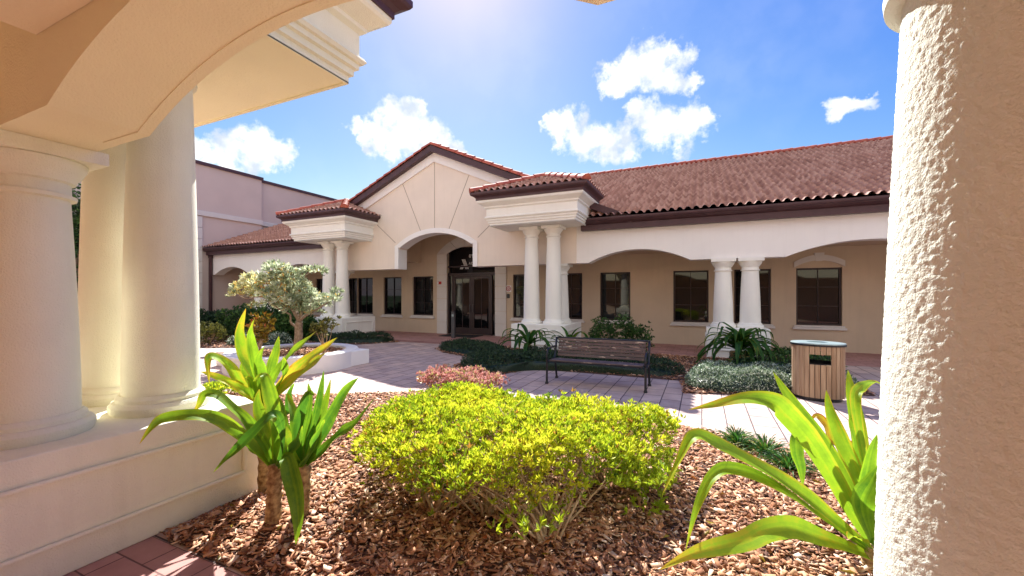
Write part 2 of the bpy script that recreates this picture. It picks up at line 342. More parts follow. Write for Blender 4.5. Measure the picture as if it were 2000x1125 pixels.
def leaves(P, D, ln, wd, fold=.25, seed=None):
    """leaf blades: P base points, D directions (unit), lengths, widths -> verts and quads (two quads folded on the midrib)"""
    n = len(P); r = unit(rng.normal(size=(n, 3))); S = unit(np.cross(D, r)); U = np.cross(S, D)
    ln = np.broadcast_to(ln, (n,))[:, None]; wd = np.broadcast_to(wd, (n,))[:, None]
    b = P; tip = P+D*ln - U*ln*.15; mid = P+D*ln*.5
    l = mid+S*wd*.5+U*wd*fold; r_ = mid-S*wd*.5+U*wd*fold
    V = np.stack([b, l, tip, r_], 1).reshape(-1, 3)
    i = np.arange(n)*4
    Fc = np.concatenate([np.stack([i, i+1, i+2], 1), np.stack([i, i+2, i+3], 1)])
    return V, Fc
def leaf_obj(name, P, D, ln, wd, m, parent=None, props=None, tint=None, fold=.25):
    V, Fc = leaves(P, D, ln, wd, fold); t = rng.random(len(P)) if tint is None else tint
    return npmesh(name, V, Fc, np.concatenate([t, t]), m, parent, props)
def sprigs(C, Dn, k, spread, ln, wd, lnvar=.35):
    """rosettes: k leaves around each centre C pointing out about the axis Dn"""
    n = len(C); P = np.repeat(C, k, 0); A = np.repeat(Dn, k, 0)
    D = unit(A + unit(rng.normal(size=(n*k, 3)))*spread)
    L_ = ln*(1-lnvar+2*lnvar*rng.random(n*k)); return P+D*L_[:, None]*.1, D, L_, L_*wd/ln
def inpoly(P, poly):
    x, y = P[:, 0], P[:, 1]; c = np.zeros(len(P), bool); n = len(poly)
    for i in range(n):
        x1, y1 = poly[i]; x2, y2 = poly[(i+1) % n]
        k = ((y1 > y) != (y2 > y)); xx = (x2-x1)*(y-y1)/((y2-y1) if y2 != y1 else 1e-9)+x1
        c ^= (k & (x < xx))
    return c
def edgedist(P, poly):
    d = np.full(len(P), 1e9); n = len(poly)
    for i in range(n):
        a = np.array(poly[i]); b = np.array(poly[(i+1) % n]); ab = b-a
        t = np.clip(((P[:, :2]-a)@ab)/(ab@ab), 0, 1); q = a+t[:, None]*ab
        d = np.minimum(d, np.linalg.norm(P[:, :2]-q, axis=1))
    return d
def rand_in(poly, n):
    p = np.array(poly); lo, hi = p.min(0), p.max(0); outp = np.zeros((0, 2))
    while len(outp) < n:
        q = lo+(hi-lo)*rng.random((n*2, 2)); outp = np.concatenate([outp, q[inpoly(q, poly)]])
    return outp[:n]
def area(poly):
    p = np.array(poly); x, y = p[:, 0], p[:, 1]; return abs(np.sum(x*np.roll(y, -1)-y*np.roll(x, -1)))/2
def smooth_poly(poly, it=2):
    for _ in range(it):
        q = []
        for i in range(len(poly)):
            a = np.array(poly[i]); b = np.array(poly[(i+1) % len(poly)]); q += [tuple(a*.75+b*.25), tuple(a*.25+b*.75)]
        poly = q
    return poly
def wob(P, s, k=1.0):
    return (np.sin(P[:, 0]*s*2.1+1.3)+np.sin(P[:, 1]*s*2.7+.4)+np.sin((P[:, 0]+P[:, 1])*s*1.3+2.1)+np.sin((P[:, 0]-P[:, 1])*s*3.9))*.25*k
def tiles(name, O, ux, us, wid, length, parent, clip=None, pw=.205, pl=.31, amp=.04):
    """barrel tile field: O corner at the eave, ux along the eave, us up the slope"""
    O, ux, us = (np.array(q, float) for q in (O, ux, us)); nn = np.cross(ux, us); nn /= np.linalg.norm(nn)
    if nn[2] < 0: nn = -nn
    k = 12; na = int(wid/pw*k); nc = int(math.ceil(length/pl))
    A = np.arange(na+1)*pw/k; ph_ = (A/pw) % 1.0; prof = np.sqrt(np.maximum(0, 1-((ph_-.5)/.34)**2))*amp*1.75
    rows = []; Bs = []
    for c in range(nc):
        b0, b1 = c*pl, min((c+1)*pl, length)
        for b, h in ((b0, .06), (b1, .0)):
            rows.append(h); Bs.append(b)
    rows = np.array(rows); Bs = np.array(Bs)
    shade = prof[None, :]+rows[:, None]
    V = O+A[None, :, None]*ux+Bs[:, None, None]*us+shade[..., None]*nn
    m = len(A); i, j = np.meshgrid(np.arange(len(Bs)-1), np.arange(m-1), indexing='ij'); i = i.ravel(); j = j.ravel()
    Fc = np.stack([i*m+j, i*m+j+1, (i+1)*m+j+1, (i+1)*m+j], 1)
    ac = (A[j]+A[j+1])/2; bc = (Bs[i]+Bs[i+1])/2
    if clip is not None:
        keep = inpoly(np.stack([ac, bc], 1), clip); Fc = Fc[keep]; ac = ac[keep]; i = i[keep]
    tid = (np.floor(ac/pw+.5).astype(int)*7919+(i//2)*104729) % 1009
    tn = np.random.default_rng(3).random(1010)[tid]
    # eave ends of the barrels
    return npmesh(name, V.reshape(-1, 3), Fc, tn, 'roof_tile', parent)
def caps(mb, a, b, r=.13, ln=.38, up=Vector((0, 0, 1))):     # row of overlapping barrel caps from a (low) to b (high)
    a = Vector(a); b = Vector(b); n = max(1, int((b-a).length/ln)); t = (b-a).normalized(); s = t.cross(up).normalized(); u = s.cross(t)
    for i in range(n):
        p = a+(b-a)*(i/n); q = a+(b-a)*((i+1.12)/n); vs = []
        for pt, rr in ((p, r*1.12), (q, r*.88)):
            for k in range(9):
                an = math.pi*k/8; vs.append(pt+s*math.cos(an)*rr+u*math.sin(an)*rr*.95)
        fs = [(k, k+1, k+10, k+9) for k in range(8)]+[tuple(range(9))]
        mb.add(vs, fs, random.random())

# ------------------------------------------------------------------ ground
g = MB(); g.quad((-400, -400, -.03), (400, -400, -.03), (400, 600, -.03), (-400, 600, -.03)); g.build('ground', 'lawn', props={'kind': 'structure'})
g = MB(); g.quad((-24, 1.6, 0), (12, 1.6, 0), (12, 12.35, 0), (-24, 12.35, 0)); g.build('courtyard_paving', 'paver', props={'kind': 'structure'})
g = MB(); g.quad((-24, 12.35, 0.0), (12, 12.35, 0.0), (12, 15.2, 0.0), (-24, 15.2, 0.0)); g.build('far_porch_floor', 'red_paver', props={'kind': 'structure'})
g = MB(); g.quad((-24, -1.3, 0.0), (12, -1.3, 0.0), (12, 1.6, 0.0), (-24, 1.6, 0.0)); g.build('near_porch_floor', 'red_paver', props={'kind': 'structure'})
g = MB()
g.box(-12.2, -5.5, 11.9, 12.34, -.01, .004); g.build('paving_border', 'band_paver', props={'kind': 'structure'})

# ------------------------------------------------------------------ buildings
XC = -8.85; SP = 2.67          # entrance axis, springing height
def arch_z(x, arches):
    for (a, b, rise) in arches:
        if a < x < b:
            c = (b-a)/2; Rr = (c*c+rise*rise)/(2*rise); return SP+math.sqrt(Rr*Rr-(x-(a+b)/2)**2)-(Rr-rise)
    return SP
def column(T, x, wv, z0, z1, parent, rough=False, label=None):
    px, py, _ = T(x, wv, 0); m = 'cream_rough' if rough else CREAM
    mb = MB(); hh = z1-z0; n = 72 if rough else 40
    prof = [(.315, z0), (.325, z0+.03), (.325, z0+.06), (.305, z0+.085), (.285, z0+.09), (.285, z0+.115), (.262, z0+.14)]
    mb.lathe(px, py, prof, n); b = mb
    sh = MB(); zt = z1-.34; pr = []
    for k in range(13):
        q = k/12; pr.append((.252-.052*q**1.5, z0+.12+(zt-z0-.12)*q))
    if rough:       # coarse sprayed stucco modelled as real relief: it is an arm's length from the viewer
        na, nr = 380, 420; zz = np.linspace(pr[0][1], pr[-1][1], nr); rr = np.interp(zz, [p[1] for p in pr], [p[0] for p in pr])
        def field(k):
            q = np.random.default_rng(int(x*100) % 97+k).normal(size=(nr//k+2, na//k)); q = np.repeat(np.repeat(q, k, 0), k, 1)[:nr]
            q = q if q.shape[1] == na else np.concatenate([q, q[:, :na-q.shape[1]]], 1)
            for _ in range(1+k//2):
                q = (q+np.roll(q, 1, 0)+np.roll(q, -1, 0)+np.roll(q, 1, 1)+np.roll(q, -1, 1))/5
            return q/q.std()
        hgt = .00062*field(1)
        an = np.arange(na)/na*2*np.pi; Rr_ = rr[:, None]+hgt
        V_ = np.stack([px+Rr_*np.cos(an), py+Rr_*np.sin(an), np.repeat(zz[:, None], na, 1)], 2).reshape(-1, 3)
        i, j = np.meshgrid(np.arange(nr-1), np.arange(na), indexing='ij'); i = i.ravel(); j = j.ravel(); j2 = (j+1) % na
        o = npmesh('column', V_, np.stack([i*na+j, i*na+j2, (i+1)*na+j2, (i+1)*na+j], 1), np.full(len(i), .5), m, parent, smooth=True)
    else:
        sh.lathe(px, py, pr, n)
        o = sh.build('column', m, parent, smooth='auto')
    if label: o['label'] = label
    b.build('column_base', m, o, smooth='auto')
    c = MB(); r = .2
    c.lathe(px, py, [(r, zt-.002), (r+.03, zt+.008), (r+.032, zt+.03), (r+.005, zt+.042), (r+.002, zt+.11), (r+.025, zt+.12), (r+.028, zt+.14),
                     (r+.06, zt+.18), (r+.082, zt+.225), (r+.085, zt+.25), (r+.07, zt+.262)], n)
    c.box(px-.30, px+.30, py-.30, py+.30, z1-.085, z1-.002)
    c.build('capital', m, o, smooth='auto')
    return o
def pedestal(T, x0, x1, w0, w1, top, parent, m=None):
    m = m or CREAM
    mb = MB(); mb.box(x0, x1, w0, w1, 0, top, T)
    o = mb.build('pedestal', m, parent, bevel=.012)
    t = MB(); e = .028; z0, z1 = .2, top-.16; s = .03
    def rect(f):     # f(a, z, outward) -> point; four bars
        for (a0, a1, c0, c1) in ((0, 1, z0, z0+s), (0, 1, z1-s, z1), (0, 0, z0+s, z1-s), (1, 1, z0+s, z1-s)):
            f(a0, a1, c0, c1)
    def bars(fix, lo, hi, along_w):
        lo += .16; hi -= .16
        for (a, b, c, d) in ((lo, hi, z0, z0+s), (lo, hi, z1-s, z1), (lo, lo+s, z0+s, z1-s), (hi-s, hi, z0+s, z1-s)):
            if along_w: t.box(min(fix, fix+(e if fix == x1 else -e)), max(fix, fix+(e if fix == x1 else -e)), a, b, c, d, T)
            else: t.box(a, b, w1, w1+e, c, d, T)
    bars(x1, w0, w1, True); bars(x0, w0, w1, True); bars(w1, x0, x1, False)
    t.build('panel_moulding', m, o, bevel=.011)
    return o
def canopy(T, x0, x1, wf, wb, parent, tiled=True, soffit='cream'):
    z0 = 3.78
    P = [(0, 0), (0, .07), (.035, .08), (.035, .14), (.07, .15), (.07, .20), (.10, .205), (.122, .235), (.10, .27), (.07, .285), (.07, .50),
         (.12, .53), (.12, .57), (.17, .60), (.27, .66), (.29, .69), (.29, .74)]
    def ringpath(o): return [(x0-o, wb), (x0-o, wf+o), (x1+o, wf+o), (x1+o, wb)]
    mb = MB()
    for (o0, a), (o1, b) in zip(P[:-1], P[1:]):
        r0, r1 = ringpath(o0), ringpath(o1)
        for k in range(3): mb.quad(T(*r0[k], z0+a), T(*r0[k+1], z0+a), T(*r1[k+1], z0+b), T(*r1[k], z0+b))
    body = mb.build('canopy', CREAM, parent)
    sf = MB(); sf.box(x0+.002, x1-.002, wb, wf-.002, z0+.012, z0+.06, T)
    for (a, b, c, d) in ((x0, x1, wf-.03, wf), (x0, x0+.03, wb, wf-.03), (x1-.03, x1, wb, wf-.03)): sf.box(a, b, c, d, z0-.006, z0+.012, T)
    sf.build('soffit', soffit, body)
    gt = MB(); G = [(.27, .735), (.31, .735), (.31, .80), (.35, .84), (.42, .87), (.44, .90), (.44, .96), (.41, .96), (.40, .90), (.25, .90)]
    for (o0, a), (o1, b) in zip(G[:-1], G[1:]):
        r0, r1 = ringpath(o0), ringpath(o1)
        for k in range(3): gt.quad(T(*r0[k], z0+a), T(*r0[k+1], z0+a), T(*r1[k+1], z0+b), T(*r1[k], z0+b))
    gt.build('gutter', 'brown_metal', body)
    e = .42; xa, xb, wa = x0-e, x1+e, wf+e; zc = z0+.90; hw = (xb-xa)/2; s = .42; xm = (xa+xb)/2; ap = zc+hw*s
    k = math.sqrt(1+s*s)
    if tiled:
        def V(x, ww, z): return np.array(T(x, ww, z))
        def nv(a): return a/np.linalg.norm(a)
        tiles('roof', V(xa, wa, zc), nv(V(xb, wa, zc)-V(xa, wa, zc)), nv(V(xm, wa-hw, ap)-V(xm, wa, zc)), xb-xa, hw*k, body, clip=[(0, -.01), (xb-xa, -.01), (hw, hw*k+.01)])
        dl = wa-wb+.3
        for sx, xe in ((1, xb), (-1, xa)):
            tiles('roof', V(xe, wa, zc), nv(V(xe, wb, zc)-V(xe, wa, zc)), nv(V(xm, wa, ap)-V(xe, wa, zc)), dl, hw*k, body, clip=[(0, -.01), (dl, -.01), (dl, hw*k+.01), (hw, hw*k+.01)])
        c = MB(); up = .07
        caps(c, Vector(T(xb, wa, zc+up)), Vector(T(xm, wa-hw, ap+up))); caps(c, Vector(T(xa, wa, zc+up)), Vector(T(xm, wa-hw, ap+up)))
        caps(c, Vector(T(xm, wa-hw-.6, ap+up)), Vector(T(xm, wa-hw, ap+up)))
        c.build('ridge_tile', 'terracotta_cap', body, smooth='auto')
    else:
        c = MB(); c.add([T(xa, wa, zc), T(xb, wa, zc), T(xm, wa-hw, ap)], [(0, 1, 2)])
        for xe in (xa, xb): c.add([T(xe, wa, zc), T(xe, wb-.3, zc), T(xm, wb-.3, ap), T(xm, wa-hw, ap)], [(0, 1, 2, 3)])
        c.build('roof', 'roof_tile', body)
    return body
def gutter_run(T, x0, x1, parent, zt=3.99):
    mb = MB(); G = [(.30, zt-.36), (.46, zt-.36), (.46, zt-.20), (.54, zt-.17), (.60, zt-.13), (.64, zt-.06), (.64, zt-.02), (.61, zt-.02), (.60, zt-.06), (.40, zt-.06)]
    for (o0, a), (o1, b) in zip(G[:-1], G[1:]): mb.quad(T(x0, o0, a), T(x1, o0, a), T(x1, o1, b), T(x0, o1, b))
    for x in (x0, x1): mb.add([T(x, o, a) for o, a in G], [tuple(range(len(G)))])
    mb.box(x0, x1, .0, .31, 3.64, 3.70, T)
    return mb.build('gutter', 'brown_metal', parent)

def wall_holes(mb, T, x0, x1, z0, z1, holes, wv, depth=.16):
    xs = sorted({x0, x1, *[h[0] for h in holes], *[h[1] for h in holes]}); zs = sorted({z0, z1, *[h[2] for h in holes], *[h[3] for h in holes]})
    for a, b in zip(xs[:-1], xs[1:]):
        for c, d in zip(zs[:-1], zs[1:]):
            mx_, mz = (a+b)/2, (c+d)/2
            if any(h[0] < mx_ < h[1] and h[2] < mz < h[3] for h in holes): continue
            mb.quad(T(a, wv, c), T(b, wv, c), T(b, wv, d), T(a, wv, d))
    for (a, b, c, d) in holes:
        for p, q in (((a, c), (b, c)), ((b, c), (b, d)), ((b, d), (a, d)), ((a, d), (a, c))):
            mb.quad(T(p[0], wv, p[1]), T(q[0], wv, q[1]), T(q[0], wv-depth, q[1]), T(p[0], wv-depth, p[1]))

def arcade_building(root, Yb, s, xs_, near):
    def T(x, ww, z): return (x+xs_, Yb-s*ww, z)
    WW = -2.35
    XR = 9.0; XL = -22.3 if not near else -24
    beam_m = 'white_stucco' if not near else 'porch_soffit'
    arches = [(-3.17, -.30, .36), (1.97, 5.43, .36), (-17.37, -14.53, .36), (-22.0, -19.4, .36)]
    if near: arches[0] = (-3.14, -.405, .35)
    def beam(xa, xb):
        pts = {xa, xb}
        for (a, b, r_) in arches:
            for k in range(25):
                x = a+(b-a)*k/24
                if xa <= x <= xb: pts.add(x)
        pts = sorted(pts); mb = MB(); lo = [arch_z(x, arches) for x in pts]; mb.band(pts, lo, [3.9]*len(pts), -.21, .21, T)
        if near: mb.band(pts, [z-.007 for z in lo], [z+.16 for z in lo], .165, .225, T)
        return mb.build('arcade_beam', beam_m, root)
    beam(XC+5.3, XR); beam(XL, XC-5.3)
    # gable wall with its arched opening
    hw, iw, za = 5.3, 1.63, 3.42
    rise = .52; Rr = (iw*iw+rise*rise)/(2*rise)
    def oz(dx, extra=0.0): return za+math.sqrt(max((Rr+extra)**2-dx*dx, 0))-(Rr-rise)
    xs = [-hw, -iw]; lo = [SP, SP]
    for k in range(25): x = -iw+2*iw*k/24; xs.append(x); lo.append(oz(x))
    xs += [iw, hw]; lo += [SP, SP]
    # mid knots so the gable top bends at the axis
    hi = [6.92-.44*abs(x) for x in xs]; xsw = [XC+x for x in xs]
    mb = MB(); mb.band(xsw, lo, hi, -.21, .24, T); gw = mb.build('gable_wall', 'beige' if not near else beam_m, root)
    tr = MB(); tw = .17   # moulding round the arch
    ys = [(-iw-tw, SP-.001, za+.02), (-iw, SP-.001, za+.02)]
    tr.box(XC-iw-tw, XC-iw+.006, -.215, .29, SP-.004, za+.1, T); tr.box(XC+iw-.006, XC+iw+tw, -.215, .29, SP-.004, za+.1, T)
    ax = [XC-iw-tw+(2*iw+2*tw)*k/30 for k in range(31)]
    lo2 = [oz(x-XC)-.006 if abs(x-XC) < iw else za+.1 for x in ax]; hi2 = [max(oz(x-XC, tw)+0.0, l+.01) for x, l in zip(ax, lo2)]
    tr.band(ax, lo2, hi2, -.215, .292, T); tr.build('arch_moulding', 'white_stucco', gw)
    rk = MB(); rx = [XC-hw, XC, XC+hw]
    rk.band(rx, [6.52-.44*hw, 6.52, 6.52-.44*hw], [6.84-.44*hw, 6.84, 6.84-.44*hw], .24, .30, T); rk.build('rake_moulding', 'white_stucco', gw)
    fs = MB(); fs.band([XC-7.0, XC, XC+7.0], [6.84-.44*7, 6.84, 6.84-.44*7], [7.06-.44*7, 7.06, 7.06-.44*7], -.2, .50, T); fs.build('fascia', 'brown_metal', gw)
    rc = MB()
    for sx in (-1, 1):
        caps(rc, T(XC+sx*5.6, .42, 7.08-.44*5.6), T(XC, .42, 7.08), r=.13, ln=.36)
    rc.build('rake_tile', 'terracotta_cap', gw, smooth='auto')
    # score joints
    if not near:
        sj = MB(); zt = lambda x: 6.52-.44*abs(x)
        for (xa, za_, xb, zb) in ((0, oz(0, tw), 0, zt(0)), (-.62, oz(.62, tw), -1.45, zt(1.45)), (.62, oz(.62, tw), 1.45, zt(1.45)),
                                  (-iw-tw, za+.25, -3.1, 4.75), (iw+tw, za+.25, 3.1, 4.75)):
            a = Vector(T(XC+xa, .242, za_)); b = Vector(T(XC+xb, .242, zb)); sj.obox(a, b, .02, .006, up=Vector((0, 1, 0)))
        sj.build('score_joint', 'joint', gw)
    # roofs
    slope = .42; k = math.sqrt(1+slope*slope); Lr = (21.56-12.15)
    z_e = 3.96
    def V(*a): return np.array(T(*a))
    def nv(a): return a/np.linalg.norm(a)
    for (xa, xb, sg) in ((-3.35, XR+.6, 1), (XL+.02, -14.35, -1)):
        x0_, x1_ = (XC, xb) if sg > 0 else (xa, XC); wd_ = x1_-x0_; j0 = 1.2
        cl = [(xa-x0_, -.01), (wd_, -.01), (wd_, Lr*k), (0, Lr*k), (0, 7.45*k), (xa-x0_, j0*k)] if sg > 0 else [(0, -.01), (xb-x0_, -.01), (xb-x0_, j0*k), (wd_, 7.45*k), (wd_, Lr*k), (0, Lr*k)]
        deck = [T(x0_+a_, .64-min(b_, Lr*k)/k, z_e-.08+min(b_, Lr*k)/k*slope) for a_, b_ in cl]
        if near:
            r = MB(); r.add(deck, [tuple(range(6))]); r.build('roof', 'roof_tile', root)
        else:
            tiles('roof', V(x0_, .66, z_e-.01), nv(V(x1_, 0, 0)-V(x0_, 0, 0)), nv(V(x0_, .66-1, z_e+slope)-V(x0_, .66, z_e)), wd_, Lr*k, root, clip=cl)
            r = MB(); caps(r, Vector(T(x1_, .64-Lr, z_e+Lr*slope+.05)), Vector(T(x0_, .64-Lr, z_e+Lr*slope+.05)), r=.14, ln=.42); r.build('ridge_tile', 'terracotta_cap', root, smooth='auto')
            r = MB(); r.add(deck, [tuple(range(6))]); r.build('roof_deck', 'brown_metal', root)
        gutter_run(T, xa, xb, root)
    # gable roof running back
    for sx in (-1, 1):
        r = MB(); g_ = 5.6
        r.quad(T(XC, .46, 7.09), T(XC+sx*5.6, .46, 7.09-.44*5.6), T(XC+sx*5.6, -.6, 7.09-.44*5.6), T(XC, -.6, 7.09))
        r.quad(T(XC, -.6, 7.09), T(XC+sx*g_, -.6, 7.09-.44*g_), T(XC+sx*g_, .64-Lr, 7.09-.44*g_), T(XC, .64-Lr, 7.09))
        r.build('gable_roof', 'roof_tile', root)
    # back slope and end walls so that no light leaks in
    r = MB(); r.quad(T(XL, .64-Lr, z_e+Lr*slope-.02), T(XR+.6, .64-Lr, z_e+Lr*slope-.02), T(XR+.6, .64-2*Lr, z_e), T(XL, .64-2*Lr, z_e)); r.build('back_roof', 'roof_tile', root)
    r = MB(); r.quad(T(XL, .64-2*Lr, 0), T(XR, .64-2*Lr, 0), T(XR, .64-2*Lr, z_e+.2), T(XL, .64-2*Lr, z_e+.2))
    for x in (XL, XR): r.add([T(x, .0, 3.7), T(x, WW, 3.7), T(x, WW, 0), T(x, .64-2*Lr, 0), T(x, .64-2*Lr, z_e), T(x, .64-Lr, z_e+Lr*slope)], [(0, 1, 2, 3, 4, 5)])
    r.build('rear_wall', 'tan_wall', root)
    # ceilings
    c = MB()
    if near:
        c.box(-3.23, XR, WW, -.212, 3.06, 3.12, T); c.box(XL, -3.23, WW, -.212, 4.0, 4.06, T); c.box(-3.26, -3.23, WW, -.212, 3.06, 4.05, T)
        c.build('ceiling', 'porch_soffit', root)
    else:
        for (a, b) in ((XL, XC-2.6), (XC+2.6, XR)): c.box(a, b, WW, -.212, 3.12, 3.18, T)
        c.box(XC-2.62, XC+2.62, WW, -.212, 4.35, 4.41, T); c.box(XC-2.66, XC-2.59, WW, -.212, 3.10, 4.4, T); c.box(XC+2.59, XC+2.66, WW, -.212, 3.10, 4.4, T)
        c.build('ceiling', 'tan_wall', root)
    # columns and pedestals
    top = .80 if not near else .775
    for (a, b, c0, c1) in ((-4.84, -4.12, 3.78, SP), (-13.58, -12.86, 3.78, SP)):
        pedestal(T, a-.48, b+.53, -.5, 1.25, top, root)
        nl = {}
        column(T, a, .75, top, c0, root); column(T, b, .75, top, c0, root)
        column(T, b if a > -8 else a, 0, top, SP, root, label='shorter column tucked behind the tall pair')
    for (a, b) in ((.53, 1.18), (-18.88, -18.23), (6.3, 6.95)):
        dx = -.022 if near and a == .53 else 0
        if near and a > 6: continue
        if near and a == .53: pedestal(T, .53-.42, 1.18+.42, -.42, .42, .6, root)
        else: pedestal(T, a-.42, b+.42, -.42, .42, top, root)
        for x in (a+dx, b+dx): column(T, x, 0, top if not (near and a == .53) else .6, SP, root, rough=(near and a == .53))
    wf = 1.6 if not near else 1.9
    canopy(T, -5.88, -3.26 if near else -3.19, wf, -.0, root, tiled=not near, soffit='cream' if not near else 'porch_soffit')
    canopy(T, 2*XC+3.19, 2*XC+5.88, wf, -.0, root, tiled=not near)
    return T, WW

CREAM = 'cream'
far = thing('office_building', 'long beige stucco building with red tiled roof, arcade and gabled entrance across the courtyard', 'building', (XC, 12.8, 0))
T, WW = arcade_building(far, 12.8, 1, 0, False)
CREAM = 'cream_near'
nearb = thing('porch_building', 'cream arcaded porch framing the view, with big columns left and right', 'building', (-2, 1.15, 0))
TN, _ = arcade_building(nearb, 1.15, -1, .09, True)
mb = MB(); mb.box(-24, 9, WW-.1, WW, 0, 4.4, TN); mb.build('inner_wall', 'tan_wall', nearb)

# inner wall of the far building, with windows
YW = 12.8-WW
wins = [(1555, 1645, 525, 638, 'arched'), (1434, 1506, 526, 633, ''), (1315, 1384, 529, 630, ''), (1172, 1231, 532, 626, ''), (1092, 1137, 534, 622, ''), (1002, 1042, 536, 618, ''),
        (806, 846, 540, 614, ''), (749, 784, 541, 612, ''), (697, 728, 541, 611, '')]
WZ0, WZ1 = .77, 2.50
holes = []; 
for (a, b, c, d, kk) in wins: holes.append((WX(a, YW), WX(b, YW), WZ0, WZ1))
for x in (-15.6, -17.6, -4.9+11.6): holes.append((x-.62, x+.62, WZ0, WZ1)) if x > 0 else holes.append((x-.42, x+.42, WZ0, WZ1))
door = (XC-1.17, XC+1.17, 0.0, 3.72)
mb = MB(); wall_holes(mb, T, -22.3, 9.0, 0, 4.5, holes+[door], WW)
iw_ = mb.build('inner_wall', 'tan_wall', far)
def window(a, b, c, d):
    f = MB(); y0, y1 = WW-.15, WW-.08; e = .05
    f.box(a, b, y0, y1, c, c+e, T); f.box(a, b, y0, y1, d-e, d, T); f.box(a, a+e, y0, y1, c+e, d-e, T); f.box(b-e, b, y0, y1, c+e, d-e, T)
    xm = (a+b)/2; f.box(xm-.008, xm+.008, y0+.01, y1-.02, c+e, d-e, T)
    for q in (1/3, 2/3): f.box(a+e, b-e, y0+.012, y1-.022, c+(d-c)*q-.007, c+(d-c)*q+.007, T)
    o = f.build('window', 'door_frame', far)
    p = MB(); p.box(a+.01, b-.01, y0, y0+.008, c+.01, d-.01, T); p.build('pane', 'glass', o)
    s_ = MB(); s_.box(a-.10, b+.10, WW, WW+.10, c-.13, c-.06, T); s_.box(a-.06, b+.06, WW, WW+.06, c-.06, c-.003, T); s_.build('sill', 'pale_block', o, bevel=.012)
    return o
for i, h in enumerate(holes):
    o = window(*h)
    if i == 0:
        a, b = h[0]-.06, h[1]+.06; xm = (a+b)/2; v = MB(); n = 16; ri = .2
        xs = [a+(b-a)*k/n for k in range(n+1)]; q = lambda x: h[3]+.02+ri*(1-((x-xm)/((b-a)/2))**2)
        v.band(xs, [q(x)-.0 for x in xs], [q(x)+.17 for x in xs], WW-.02, WW+.06, T)
        v.add([T(xm-.08, WW+.075, q(xm)-.02), T(xm+.08, WW+.075, q(xm)-.02), T(xm+.13, WW+.075, q(xm)+.23), T(xm-.13, WW+.075, q(xm)+.23),
               T(xm-.08, WW, q(xm)-.02), T(xm+.08, WW, q(xm)-.02), T(xm+.13, WW, q(xm)+.23), T(xm-.13, WW, q(xm)+.23)], [(0, 1, 2, 3), (0, 4, 5, 1), (1, 5, 6, 2), (2, 6, 7, 3), (3, 7, 4, 0)])
        v.build('arched_hood', 'pale_block', o)
# entrance surround
sb = MB(); bw = .5; zz = 0.0; gp = .012
for (xa, xb) in ((XC-1.17-bw, XC-1.17), (XC+1.17, XC+1.17+bw)):
    for k in range(7):
        z0 = k*.51; z1 = min(z0+.51-gp, 3.45)
        sb.box(xa, xb, WW-.01, WW+.05, z0, z1, T)
riI, roI = .30, .75
def arcz(x, half, rise): Rr = (half*half+rise*rise)/(2*rise); return 3.45+math.sqrt(max(Rr*Rr-x*x, 0))-(Rr-rise)
segs = [-1.67, -.98, -.33, .33, .98, 1.67]
for a, b in zip(segs[:-1], segs[1:]):
    vs = []; n = 8
    xi = [(a+gp)*.70*1.0+((b-gp)-(a+gp))*.70*k/n for k in range(n+1)]; xo = [(a+gp)+((b-gp)-(a+gp))*k/n for k in range(n+1)]
    for k in range(n+1):
        zi = arcz(xi[k], 1.17, riI); zo = arcz(xo[k], 1.67, roI)
        for wv in (WW-.005, WW+.055): vs += [T(XC+xi[k], wv, zi), T(XC+xo[k], wv, zo)]
    fsx = []
    for k in range(n): i = 4*k; fsx += [(i+2, i+3, i+7, i+6), (i, i+2, i+6, i+4), (i+1, i+5, i+7, i+3)]
    fsx += [(0, 1, 3, 2), (4*n, 4*n+2, 4*n+3, 4*n+1)]
    sb.add(vs, fsx)
sb.build('entrance_surround', 'pale_block', far)
# door
df = MB(); y0, y1 = WW-.16, WW-.06; X0, X1 = XC-1.17, XC+1.17
df.box(X0, X0+.07, y0, y1, 0, 2.62, T); df.box(X1-.07, X1, y0, y1, 0, 2.62, T); df.box(X0, X1, y0, y1, 2.50, 2.62, T)
df.box(X0+.07, X0+.27, y0+.02, y0+.03, 0, 2.5, T); df.box(XC-.98, XC-.92, y0, y1, 0, 2.5, T); df.box(XC+.92, XC+.98, y0, y1, 0, 2.5, T)
df.box(X0, X1, y0, y1, 2.86, 2.92, T); dr = df.build('door_frame', 'door_frame', far)
gl = MB(); gl.box(X0+.07, X1-.07, y0-.01, y0, 2.62, 2.86, T); gl.box(X0+.07, XC-.98, y0+.032, y0+.038, .05, 2.5, T); gl.box(XC+.98, X1-.07, y0+.032, y0+.038, .05, 2.5, T); gl.build('pane', 'glass', dr)
for sx in (-1, 1):
    a, b = (XC-.92, XC-.005) if sx < 0 else (XC+.005, XC+.92); d = MB(); yy0, yy1 = WW-.13, WW-.08
    d.box(a, a+.11, yy0, yy1, .01, 2.49, T); d.box(b-.11, b, yy0, yy1, .01, 2.49, T); d.box(a+.11, b-.11, yy0, yy1, .01, .28, T); d.box(a+.11, b-.11, yy0, yy1, 2.37, 2.49, T)
    d.box((a+b)/2-.01, (a+b)/2+.01, yy0, yy1-.02, .28, 2.37, T)
    o = d.build('door', 'door_frame', far)
    p = MB(); p.box(a+.1, b-.1, yy0+.015, yy0+.02, .27, 2.38, T); p.build('pane', 'glass', o)
    h = MB(); hx = XC+sx*.07; h.tube([T(hx, yy1+.0, .95), T(hx, yy1+.05, .97), T(hx, yy1+.05, 1.25), T(hx, yy1, 1.27)], .014, 6); h.build('handle', 'grey_metal', o)
tp = MB(); tp.box(X0, X1, WW-.15, WW-.14, 2.92, 3.80, T); tpo = tp.build('transom_panel', 'black_panel', far)
